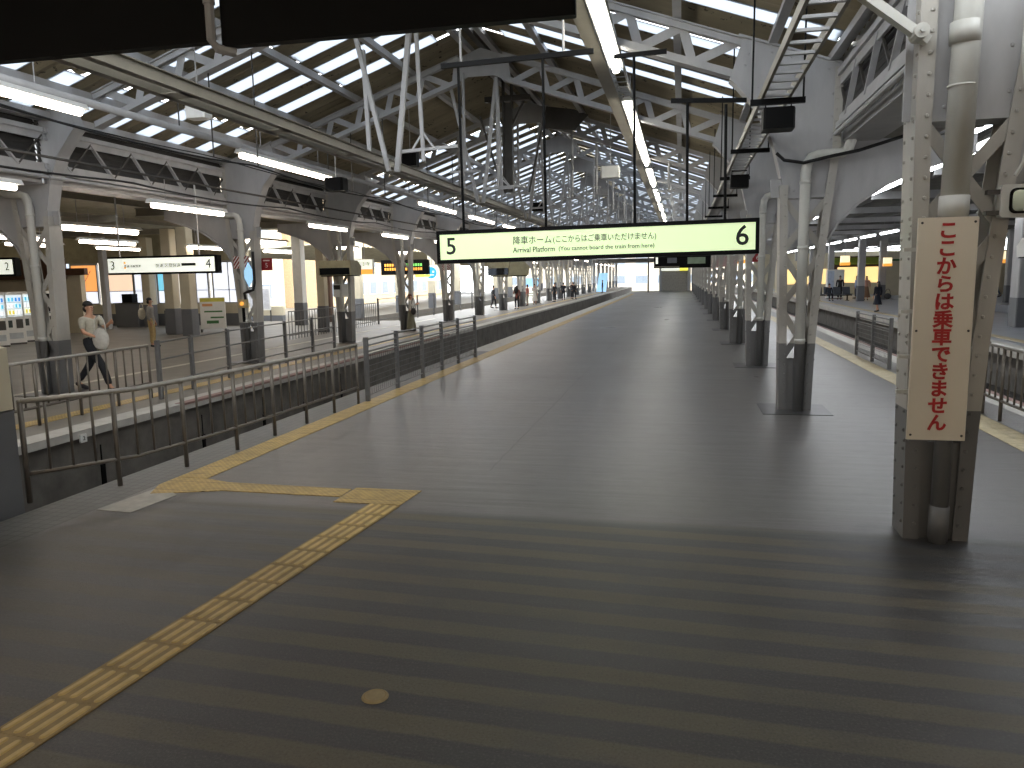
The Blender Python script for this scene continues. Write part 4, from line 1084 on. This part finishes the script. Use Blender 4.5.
# hanging information signs on the left platform
t = thing('route_sign', 'white and orange lit hanging sign left of the LED board', 'sign', (-13.4, 31.2, 2.5))
MB().box(-.42, .42, -.08, .08, -.3, .34).build('case', M_WHITE, t)
MB().box(-.4, .4, -.09, -.08, -.08, .32).build('white_face', M_SIGNWHITE, t); MB().box(-.4, .4, -.09, -.08, -.3, -.1).build('orange_face', M_ORANGE, t)
b = MB(); b.text('天王寺', .2, TM(0, -.095, .12)); b.build('lettering', M_GREEN, t)
MB().cyl((0, 0, .34), (0, 0, 1.63), .02, 6).build('hanger_rod', M_STEEL, t)
t = thing('led_board', 'black LED departure board with orange and green rows over the left platform', 'sign', (-13.5, 36.5, 2.55))
MB().cbox(-1.25, 1.25, -.12, .12, -.38, .36, .02).build('case', M_BLACK, t)
for r in range(2):
    for c, mm in ((-.75, M_ORANGE), (.35, emit('led_green', (.2, .7, .15, 1), .8) if r else M_ORANGE)):
        b = MB()
        for q in range(7): b.box(c-.3+q*.13, c-.3+q*.13+.09, -.13, -.12, -.16+r*.2, -.03+r*.2)
        b.build('led_row', mm, t)
MB().cyl((0, 0, .36), (0, 0, 1.58), .02, 6).build('hanger_rod', M_STEEL, t)
MB().box(.55, 1.25, -.1, .1, -.5, -.39).build('yellow_strip', M_YELLOW, t)
t = thing('round_sign', 'white square sign with a blue disc over the left platform', 'sign', (-12.8, 38.5, 2.2))
MB().cbox(-.42, .42, -.06, .06, -.36, .45, .02).build('panel', M_SIGNWHITE, t)
b = MB().lathe([(.3, 0), (.3, .012), (0, .012)], 24); b.xf(Matrix.Translation((0, -.06, .06)) @ Matrix.Rotation(math.radians(90), 4, 'X')); b.build('blue_disc', M_BLUE, t)
b = MB(); b.box(-.17, -.07, -.08, -.072, .06, .16); b.box(.07, .17, -.08, -.072, .06, .16); b.box(-.15, .15, -.08, -.072, -.08, -.02); b.build('white_marks', M_SIGNWHITE, t)
MB().cyl((0, 0, .44), (0, 0, 1.92), .02, 6).build('hanger_rod', M_STEEL, t)
m = MB(); m.cbox(-10.75, -10.25, YS[3]-.26, YS[3]-.22, 1.45, 1.85, .01); m.cur = 1; m.box(-10.72, -10.5, YS[3]-.27, YS[3]-.26, 1.68, 1.82)
tag(m.build('notice_plate', [M_WHITE, M_INK]), 'small white notice on the third left column under the hooded monitor', 'notice')
t = thing('poster_stand', 'tall blue and white poster stand among the waiting people', 'poster', (-10.95, 56.6, 0))
MB().cbox(-.62, .62, -.1, .1, 0, 1.9, .03).build('panel', M_SIGNWHITE, t); MB().box(-.58, .58, -.11, -.1, 1.2, 1.85).build('blue_print', M_PALEBLUE, t)
b = MB(); b.box(-.4, .4, -.11, -.1, .5, .56); b.box(-.4, .4, -.11, -.1, .7, .76); b.build('print', M_INK2, t)
t = thing('poster_stand', 'leaning pale blue poster panel far along the left platform', 'poster', (-8.8, 88, 0))
b = MB(); b.hexa([(-.75, -.1, .1), (.35, -.1, .1), (.35, .1, .1), (-.75, .1, .1), (-.4, -.1, 2.2), (.6, -.1, 2.2), (.6, .1, 2.2), (-.4, .1, 2.2)]); b.build('panel', M_PALEBLUE, t)
MB().beam((-1.0, 0, 0), (-.55, 0, 2.4), .06, .06).build('leg', M_WHITE, t)

# ------------------------------------------------------------------ far end
t = thing('roller_shutter', 'closed grey roller shutter at the far end of the platform', 'shutter', (-.83, 91.3, 0))
b = MB()
for k in range(23): b.prism([(-.03, .1*k), (.02, .1*k+.02), (.02, .1*k+.08), (-.03, .1*k+.1), (.05, .1*k+.1), (.05, .1*k)], -1.45, 1.45, 'yz')
b.build('curtain', mat('shutter_steel', srgb(176, 172, 162), .45, 0), t)
b = MB(); b.box(-1.7, -1.45, -.1, .2, 0, 3.3); b.box(1.45, 1.7, -.1, .2, 0, 3.3); b.box(-1.7, 1.7, -.1, .2, 2.95, 3.3); b.build('frame', M_STEEL, t)
MB().box(-1.5, .55, -.2, .1, 2.35, 2.8).build('white_sign', M_SIGNWHITE, t); MB().box(.55, 1.5, -.2, .1, 2.35, 2.8).build('yellow_sign', M_YELLOW, t)
m = MB(); m.box(-2.6, 1.0, 91.6, 95, 0, 3.4); struct('wall_far_end', m, M_CREAM)
m = MB(); m.cyl((-3.7, 88, 0), (-3.7, 88, 4.6), .09, 10); tag(m.build('platform_pole', M_DARKSTEEL), 'slim dark pole left of the roller shutter', 'pole')
m = MB(); m.box(-4.4, 1.5, 92.5, 92.8, 4.9, 5.6); struct('beam_far_end', m, M_STEEL)

for k in range(7):
    white_post(-10.6, 95+5.5*k, .35, 'distant pale post of the left platform beyond the end of the hall roof', True, 3.95, M_STEEL, 'posts beyond the hall roof')
    white_post(-18.8, 92+6*k, .35, 'distant pale post of the outer left platform beyond the hall', True, 3.6, M_CREAM, 'posts of the outer left platform')
light_row(-10.6, 3.4, [96+6*k for k in range(5)], 2, M_TUBEW, 1.2, 'beyond the end of the hall roof', .12, .44, 0)
# ------------------------------------------------------------------ right-hand platforms
def wpost(x, y, w, label, rect=True):
    t = thing('canopy_post', label, 'post', (x, y, 0))
    MB().cbox(-w/2, w/2, -w/2, w/2, 1.0, 4.2, .03).build('shaft', M_STEEL, t); MB().cbox(-w/2-.01, w/2+.01, -w/2-.01, w/2+.01, 0, 1.0, .03).build('grey_base', M_GREYPAINT, t)
wpost(11.35, 29.2, .65, 'pale post with grey base at the right picture edge')
wpost(11.45, 54.2, .42, 'pale post with grey base at the end of the bench row')
wpost(13.4, 57.1, .42, 'pale post behind the person in navy')
for k, y in enumerate((64, 73, 82)): wpost(11.3, y, .42, 'pale post with grey base farther along the right platform, %s behind the bench' % ORD[k])
for k, (x, y) in enumerate(((18.6, 40), (18.6, 50), (23, 64.5))): wpost(x, y, .4, 'pale post on the far right platform, %s from the camera' % ORD[k])
m = MB(); m.box(15.5, 34, 66, 66.2, 0, 3.4); struct('wall_right_cream', m, M_CREAM)
for k in range(9):
    m = MB(); x = 17+2*k; m.box(x-.05, x+.05, 65.93, 66, 0, 3.4); struct('trim_%d' % (3+k), m, M_DUCT)
m = MB(); m.box(15.5, 34, 65.9, 66, 2.7, 2.85); struct('trim_20', m, M_GREEN)
m = MB(); m.box(34, 34.3, -3, 66, 0, 5.2); struct('wall_right', m, M_CREAM)
t = thing('seat_row', 'row of dark platform seats in front of the pale post on the right platform', 'bench', (10.05, 55.5, 0), math.radians(8))
for k in range(4):
    x = -.95+.62*k
    b = MB(); b.hexa([(x-.25, -.22, .42), (x+.25, -.22, .42), (x+.25, .22, .38), (x-.25, .22, .38), (x-.25, -.24, .47), (x+.25, -.24, .47), (x+.25, .22, .42), (x-.25, .22, .42)])
    b.hexa([(x-.25, .2, .42), (x+.25, .2, .42), (x+.25, .25, .42), (x-.25, .25, .42), (x-.24, .32, .92), (x+.24, .32, .92), (x+.24, .36, .92), (x-.24, .36, .92)])
    b.build('seat', mat('dark_seat', srgb(74, 80, 88), .4), t)
b = MB(); b.box(-1.3, 1.2, -.05, .05, .33, .39)
b.build('seat_beam', M_DARKSTEEL, t)
for x in (-1.0, .9): b = MB(); b.box(x-.04, x+.04, -.04, .04, 0, .34); b.box(x-.06, x+.06, -.25, .25, 0, .04); b.build('leg', M_DARKSTEEL, t)
t = thing('display_panel', 'white boxed panel standing behind the dark seats', 'panel', (11.1, 59.5, 0))
MB().cbox(-.85, .3, -.3, .3, .05, 2.1, .03).build('body', M_WHITE, t); MB().box(-.82, -.4, -.32, -.3, .3, 2.0).build('blue_panel', mat('cool_panel', srgb(190, 204, 224), .4), t); MB().box(-.8, .25, -.2, .2, 0, .05).build('base', M_DARKSTEEL, t)
def lantern(x, y, z, label, s=1.0, top=2.02):
    t = thing('lantern_sign', label, 'sign', (x, y, z))
    MB().box(-.45*s, .45*s, -.15, .15, 0, .3*s).build('orange_face', M_ORANGE, t); MB().cbox(-.42*s, .42*s, -.14, .14, .3*s, .95*s, .03).build('white_face', emit('warm_sign_face', (.95, .8, .5, 1), 1.0), t)
    MB().cyl((0, 0, .9*s), (0, 0, top), .02, 6).build('hanger_rod', M_STEEL, t)
lantern(9.62, 50, 2.32, 'small orange and white lit box sign above the dark seats', .6, 2.1)
lantern(13.44, 56, 2.25, 'small orange and white lit box sign by the post behind the person in navy', .6, 2.25)
lantern(19.0, 52, 2.3, 'orange and white lit box sign in front of the cream wall', .75, 2.3)
lantern(2.55, 36, 2.4, 'orange and white lit box sign seen between the right columns', .55, 1.66)
t = thing('food_stall', 'warm-lit stall with green awning at the end of the right platform', 'stall', (15.2, 70, 0))
MB().cbox(-2.6, 2.6, 0, 2, 0, 3.2, .05).build('body', M_BROWN, t); MB().box(-2.3, 2.3, -.04, 0, 1.0, 2.3).build('lit_front', emit('warm_shop_light', (1.0, .72, .3, 1), 1.0), t)
b = MB(); b.prism([(-1.0, 2.5), (0, 3.0), (0, 3.1), (-1.0, 2.6)], -2.7, 2.7, 'yz'); b.build('awning', mat('green_awning', srgb(150, 170, 60), .6), t)
MB().box(-2.5, 2.5, -.3, 0, 0, 1.0).build('counter', M_CREAM, t)
t = thing('food_stall', 'dim stall with lit shelves far along the right platform', 'stall', (12.0, 78, 0))
MB().cbox(-3.0, 2.0, 0, 2, 0, 3.0, .05).build('body', M_CREAM, t); MB().box(-2.6, 1.6, -.04, 0, .8, 2.2).build('lit_front', emit('warm_shop_light', (1.0, .72, .3, 1), 1.0), t)
m = MB(); m.box(8.3, 34, 96, 96.3, 0, 4.2); struct('wall_far_right', m, M_CREAM)

# ------------------------------------------------------------------ street beyond the left side
def building(x, y0, y1, h, m_, label, floors, seedv):
    t = thing('building', label, 'building', (x, 0, -1.2))
    MB().box(-8, 0, y0, y1, 0, h).build('walls', m_, t)
    b = MB(); b.box(-8.2, .2, y0-.2, y1+.2, h, h+.4); b.build('parapet', M_WHITE, t)
    n = int((y1-y0)/4)
    for f in range(floors):
        for k in range(n):
            ya = y0+1.2+(y1-y0-2)*k/n; z = 1.2+f*3.4
            w_ = MB(); w_.box(0, .06, ya, ya+2.2, z, z+1.7); fo = w_.build('window_frame', M_WHITE, t)
            p_ = MB(); p_.box(.05, .08, ya+.1, ya+2.1, z+.1, z+1.6); p_.build('pane', mat('street_glass', srgb(140, 150, 160), .15), fo)
building(-40, 20, 46, 13, mat('beige_render', srgb(150, 158, 170), .7), 'pale grey street building seen past the left platform', 3, 1)
building(-42, 49, 76, 17, mat('white_render', srgb(214, 200, 178), .7), 'warm cream street building beyond the left platform', 4, 2)
building(-39, 79, 125, 12, mat('warm_render', srgb(214, 186, 148), .7), 'warm brownish street building at the far left', 3, 3)
t = thing('building', 'broad pale building closing the view straight beyond the roller shutter', 'building', (-8, 150, -1.2))
MB().box(-28, 34, 0, 8, 0, 8.5).build('walls', mat('white_render', srgb(214, 200, 178), .7), t)
MB().box(-28.2, 34.2, -.2, 8.2, 8.5, 8.9).build('parapet', M_WHITE, t)
for f in range(2):
    for k in range(14):
        x = -26+4.2*k; z = 1.4+3.5*f
        fo = MB().box(x, x+2.4, -.06, 0, z, z+1.7).build('window_frame', M_WHITE, t)
        MB().box(x+.1, x+2.3, -.08, -.05, z+.1, z+1.6).build('pane', mat('street_glass', srgb(140, 150, 160), .15), fo)
struct('ground_far', MB().box(-60, 60, 130, 160, -1.4, -1.2), M_BALLAST)
struct('ground_street', MB().box(-60, -34.3, -3, 132, -1.2, -1.1), M_LPLAT)

# ------------------------------------------------------------------ people
def skin_mesh(name, nodes, edges, sub=1):
    """one continuous surface grown round a skeleton: nodes = [(co, rx, ry)]"""
    me = D.meshes.new(name); me.from_pydata([n[0] for n in nodes], edges, [])
    ob = D.objects.new(name, me); COL.objects.link(ob)
    md = ob.modifiers.new('skin', 'SKIN'); md.use_smooth_shade = True
    if sub: ob.modifiers.new('sub', 'SUBSURF').levels = sub
    for i, n in enumerate(nodes):
        me.skin_vertices[0].data[i].radius = (n[1], n[2]); me.skin_vertices[0].data[i].use_root = (i == 0)
    bpy.context.view_layer.update()
    out = D.meshes.new_from_object(ob.evaluated_get(bpy.context.evaluated_depsgraph_get()))
    out.name = name
    D.objects.remove(ob); D.meshes.remove(me)
    return out
def link_mesh(me, name, m_, parent):
    me.materials.clear(); me.materials.append(m_)
    for p in me.polygons: p.use_smooth = True
    o = D.objects.new(name, me); COL.objects.link(o); o.parent = parent; return o

def person(label, x, y, face, h, top, bottom, hair=None, sleeve='long', skirt=None, stride=0.0, arms='down', bag=None, longhair=False, coat=None, z=0.0, seated=False, lean=0.0, hat=None):
    """face = heading angle of the front (0 = +Y)"""
    t = thing('person', label, 'person', (x, y, z), face); s = h/1.70; t.scale = (s, s, s)
    hair = hair or M_HAIR
    st = stride
    lg = {}
    for sd in (-1, 1):
        f = st*sd
        if seated: lg[sd] = [(sd*.09, .0, .9), (sd*.11, .42, .5+.42), (sd*.11, .44, .52), (sd*.11, .57, .46)]
        else: lg[sd] = [(sd*.09, 0, .9), (sd*.10, f*.55+.03+abs(f)*.08, .5), (sd*.095, f*1.0-(.06 if f < 0 else 0), .09+(.05 if f < 0 else 0)), (sd*.105, f*1.0+.13-(.04 if f < 0 else 0), .035)]
    am = {}
    for sd in (-1, 1):
        sh = (sd*.19, lean*.5, 1.40)
        if arms == 'down': am[sd] = [sh, (sd*.235, -.02, 1.13), (sd*.24, .05, .88)]
        elif arms == 'walk': am[sd] = [sh, (sd*.235, -.10*sd*(1 if st >= 0 else -1)-.02, 1.14), (sd*.235, -.16*sd+.06, .9)]
        elif arms == 'phone': am[sd] = [sh, (sd*.23, .07, 1.15), (sd*.10, .27, 1.24)]
        elif arms == 'carry': am[sd] = [sh, (sd*.23, .06, 1.14), (sd*.17, .28, 1.06)] if sd > 0 else [sh, (sd*.25, .10, 1.2), (sd*.16, .33, 1.30)]
        elif arms == 'onephone': am[sd] = [sh, (sd*.23, .08, 1.14), (sd*.12, .27, 1.22)] if sd > 0 else [sh, (sd*.235, -.02, 1.13), (sd*.24, .05, .88)]
    N = [((0, 0, .95), .125, .095)]; E = []
    def chain(start, pts):
        p = start
        for c, rx, ry in pts: N.append((c, rx, ry)); E.append((p, len(N)-1)); p = len(N)-1
        return p
    chest = chain(0, [((0, lean*.2, 1.1), .115, .085), ((0, lean*.4, 1.3), .14, .095)])
    neck = chain(chest, [((0, lean*.6+.0, 1.45), .055, .055), ((0, lean*.7+.015, 1.51), .048, .05), ((0, lean*.8+.025, 1.58), .07, .082), ((0, lean*.8+.015, 1.645), .066, .075)])
    hy = lean*.8
    for sd in (-1, 1):
        w_ = chain(chest, [(am[sd][0], .055, .055), (am[sd][1], .04, .04), (am[sd][2], .027, .027)])
        a, b_ = Vector(am[sd][1]), Vector(am[sd][2]); dr = (b_-a).normalized()
        perp = dr.cross(Vector((sd, 0, .2))).normalized(); side = dr.cross(perp)
        pc = b_+dr*.065; pal = chain(w_, [(tuple(pc), .038, .018)])
        for q in range(4):
            o_ = perp*(-.03+.02*q); L = (.06, .07, .075, .062)[q]
            base = pc+dr*.03+o_; mid = base+dr*L*.55+side*(-.008*sd); tip = base+dr*L*.9+side*(-.03*sd)
            chain(pal, [(tuple(base), .0095, .0095), (tuple(mid), .0085, .0085), (tuple(tip), .007, .007)])
        th0 = pc-dr*.03-perp*.035; chain(pal, [(tuple(th0), .011, .011), (tuple(th0-perp*.018+dr*.04), .009, .009)])
        chain(0, [(lg[sd][0], .085, .085), (lg[sd][1], .058, .06), (lg[sd][2], .037, .04), (lg[sd][3], .036, .03)])
    body = link_mesh(skin_mesh('body', N, E), 'body', M_SKIN, t)
    # face: eyes, nose, mouth, ears
    b = MB()
    for sd in (-1, 1): b.ball((sd*.03, hy+.098, 1.60), .011, 8, 6, (1, .5, .8))
    b.build('eyes', M_INK, t)
    b = MB(); b.ball((0, hy+.112, 1.575), .013, 8, 6, (.8, 1, 1.4))
    for sd in (-1, 1): b.ball((sd*.079, hy+.02, 1.585), .022, 8, 6, (.4, .8, 1.2))
    b.build('nose_and_ears', M_SKIN, t)
    b = MB(); b.ball((0, hy+.1, 1.54), .02, 8, 6, (1, .4, .25)); b.build('mouth', mat('lips', srgb(160, 90, 84), .5), t)
    # hair
    b = MB(); b.ball((0, hy-.012, 1.645), .092, 14, 10, (.93, 1.02, .92), -.15)
    if longhair: b.ball((0, hy-.06, 1.5), .085, 12, 9, (1.0, .7, 1.9))
    else: b.ball((0, hy-.045, 1.575), .075, 12, 8, (1.05, .75, 1.0))
    b.build('hair', hat or hair, t, smooth=True)
    # top
    T = [((0, 0, .73), .165, .135), ((0, 0, .92), .16, .13), ((0, lean*.2, 1.1), .14, .108), ((0, lean*.4, 1.3), .158, .112), ((0, lean*.55, 1.43), .075, .07)]; TE = [(0, 1), (1, 2), (2, 3), (3, 4)]
    for sd in (-1, 1):
        a0, a1, a2 = (Vector(p) for p in am[sd]); i0 = len(T)
        T.append((tuple(a0), .068, .068)); TE.append((3, i0))
        if sleeve == 'long': T += [(tuple(a1), .054, .054), (tuple(a1.lerp(a2, .85)), .042, .042)]; TE += [(i0, i0+1), (i0+1, i0+2)]
        else: T += [(tuple(a0.lerp(a1, .85)), .062, .062)]; TE += [(i0, i0+1)]
    link_mesh(skin_mesh('top', T, TE), 'coat' if coat else 'shirt', top, t)
    # trousers or skirt
    if skirt:
        zl = skirt; b = MB(); pr = [(.13, 1.0), (.155, .9), (.175, .75), (.2+(.9-zl)*.12, zl+.02), (.2+(.9-zl)*.12, zl), (.18, zl+.01), (.12, .85)]
        b.lathe(pr, 20, 1, .8); b.build('skirt', bottom, t, smooth=True)
    else:
        T = [((0, 0, 1.1), .125, .095), ((0, 0, .97), .148, .115)]; TE = [(0, 1)]
        for sd in (-1, 1):
            i0 = len(T); k0, k1, k2 = (Vector(p) for p in lg[sd][:3])
            T += [(tuple(k0), .105, .108), (tuple(k1), .078, .08), (tuple(k1.lerp(k2, .92)), .062, .064)]; TE += [(1, i0), (i0, i0+1), (i0+1, i0+2)]
        link_mesh(skin_mesh('trousers', T, TE), 'trousers', bottom, t)
    for sd in (-1, 1):
        a, c = Vector(lg[sd][2]), Vector(lg[sd][3]); b = MB()
        b.tube([a+Vector((0, -.04, -.03)), a+Vector((0, .0, -.035)), a.lerp(c, .6)+Vector((0, 0, -.015)), c+Vector((0, .05, -.004)), c+Vector((0, .09, -.008))], [.036, .047, .046, .04, .02], 10)
        b.build('shoe', M_SHOE, t, smooth=True)
    return t

def bag(label, x, y, z, w, d, h, m_, rz=0, strap=None):
    t = thing('bag', label, 'bag', (x, y, z), rz)
    b = MB(); b.ball((0, 0, h/2), 1, 12, 8, (w/2, d/2, h/2*1.05)); b.build('pouch', m_, t, smooth=True)
    b = MB(); b.tube([(-w*.35, 0, h*.8)]+[(w*.35*math.cos(a), 0, h*.85+(strap or .25)*math.sin(a)) for a in [math.pi*(1-k/8) for k in range(1, 8)]]+[(w*.35, 0, h*.8)], .012, 6); b.build('strap', m_, t)
    return t
person('person in a loose grey-beige top and black trousers striding along the left platform', -10.76, 12.2, math.radians(-95), 1.66, cloth('oatmeal', (186, 182, 166)), cloth('black', (30, 32, 38)), sleeve='short', stride=.46, arms='carry')
bag('white tote bag with a dark ring print carried by the striding person', -10.42, 12.05, .78, .38, .14, .4, cloth('white', (206, 204, 196)), math.radians(-5), .3)
m = MB().lathe([(.05, 0), (.07, 0), (.07, .004), (.05, .004)], 16); m.xf(Matrix.Translation((-10.42, 11.92, .95)) @ Matrix.Rotation(math.radians(90), 4, 'X'))
person('person in a grey shirt and tan trousers standing under the 3 and 4 sign', -16.15, 20.85, math.radians(-70), 1.52, cloth('grey', (150, 148, 144)), cloth('tan', (196, 172, 122)), arms='down', sleeve='long')
bag('pale cloth bag on the shoulder of the person in tan trousers', -16.42, 20.8, .86, .2, .26, .36, cloth('pale', (196, 190, 172)), 0, .2)
person('person with auburn hair in a white top and long olive skirt looking at a phone', -10.12, 27.8, math.radians(-75), 1.38, cloth('white', (206, 204, 196)), cloth('olive', (120, 118, 98)), hair=M_HAIRB, skirt=.1, arms='phone', longhair=False)
bag('black shoulder bag of the person in the olive skirt', -9.95, 27.62, .62, .22, .14, .26, M_SHOE, 0, .4)
far = [(-11.75, 47.7, 'person in a black suit walking by the white column, left of the waiting group', (34, 34, 38), (30, 30, 34), {}),
       (-9.9, 46.2, 'person in a maroon top and black trousers with a backpack on the left platform', (120, 66, 58), (28, 28, 32), {}),
       (-10.3, 51.5, 'person in a red and cream top among the group by the poster stand', (196, 120, 110), (170, 160, 150), {}),
       (-10.2, 53.6, 'person in a pale long dress beside the poster stand', (214, 208, 200), (214, 208, 200), {'skirt': .3}),
       (-9.6, 58.8, 'person in black beyond the blue poster stand', (30, 30, 34), (28, 28, 32), {}),
       (-9.5, 62.6, 'person in dark clothes waiting behind the one in black', (44, 46, 56), (34, 34, 40), {}),
       (-8.9, 64.5, 'person in a dark jacket far along the left platform, left of a pair', (36, 36, 42), (36, 36, 40), {}),
       (-9.3, 66.5, 'person in dark clothes far along the left platform, right of a pair', (26, 26, 30), (30, 30, 34), {}),
       (-8.65, 86.0, 'person in dark blue in front of the leaning blue poster panel', (34, 40, 66), (26, 28, 40), {})]
for i, (x, y, lb, c1, c2, kw) in enumerate(far):
    person(lb, x, y, math.radians((-60, 170, 80, 200, 150, 20, -30, 180, 90)[i]), 1.42, cloth('far_a%d' % i, c1), cloth('far_b%d' % i, c2), arms='onephone' if i % 2 else 'down', stride=.14 if i in (0, 6) else 0, **kw)
t = bag('dark backpack on the person in the maroon top', -9.92, 46.02, .95, .3, .18, .4, M_SHOE, 0, .08)
person('person in navy jacket and long navy skirt walking on the right platform', 9.2, 39.8, math.radians(30), 1.46, cloth('navy', (26, 30, 46)), cloth('navy', (26, 30, 46)), skirt=.42, arms='down', longhair=True, stride=.12)
bag('black school bag at the side of the person in navy', 9.62, 39.75, .62, .34, .16, .28, M_SHOE, 0, .25)
rp = [(12.2, 56.0, 'person in a pinkish top and long tan skirt on the right platform', (196, 150, 134), (140, 108, 84), {'skirt': .2, 'longhair': True}, 1.6),
      (12.3, 59.5, 'person in a light blue shirt behind the one in the tan skirt', (170, 186, 222), (60, 64, 74), {}, 1.6),
      (10.9, 58.0, 'person in black standing behind the dark seats', (26, 26, 28), (26, 26, 28), {}, 1.65),
      (8.95, 57.5, 'person in blue-grey at the left of the white boxed panel', (120, 140, 176), (60, 60, 66), {}, 1.5),
      (16.3+1.1, 62.0, 'person in white among shoppers on the far right', (206, 200, 190), (70, 60, 56), {}, 1.55),
      (18.3, 62.5, 'person in dark maroon next to the shopper in white', (70, 40, 44), (40, 36, 40), {}, 1.55),
      (21.5, 59.8, 'person in a white top and blue jeans walking before the cream wall', (220, 218, 212), (92, 104, 122), {'stride': .22, 'arms': 'onephone'}, 1.55)]
for i, (x, y, lb, c1, c2, kw, hh) in enumerate(rp):
    person(lb, x, y, math.radians((170, 100, 160, 90, 180, 200, 80)[i]), hh, cloth('r_a%d' % i, c1), cloth('r_b%d' % i, c2), **({'arms': 'down'} | kw))
person('dark-haired person seated on the dark seats of the right platform', 9.75, 55.45, math.radians(188), 1.5, cloth('r_seat', (44, 48, 58)), cloth('r_seatb', (40, 42, 50)), arms='down', seated=True, z=-.36)
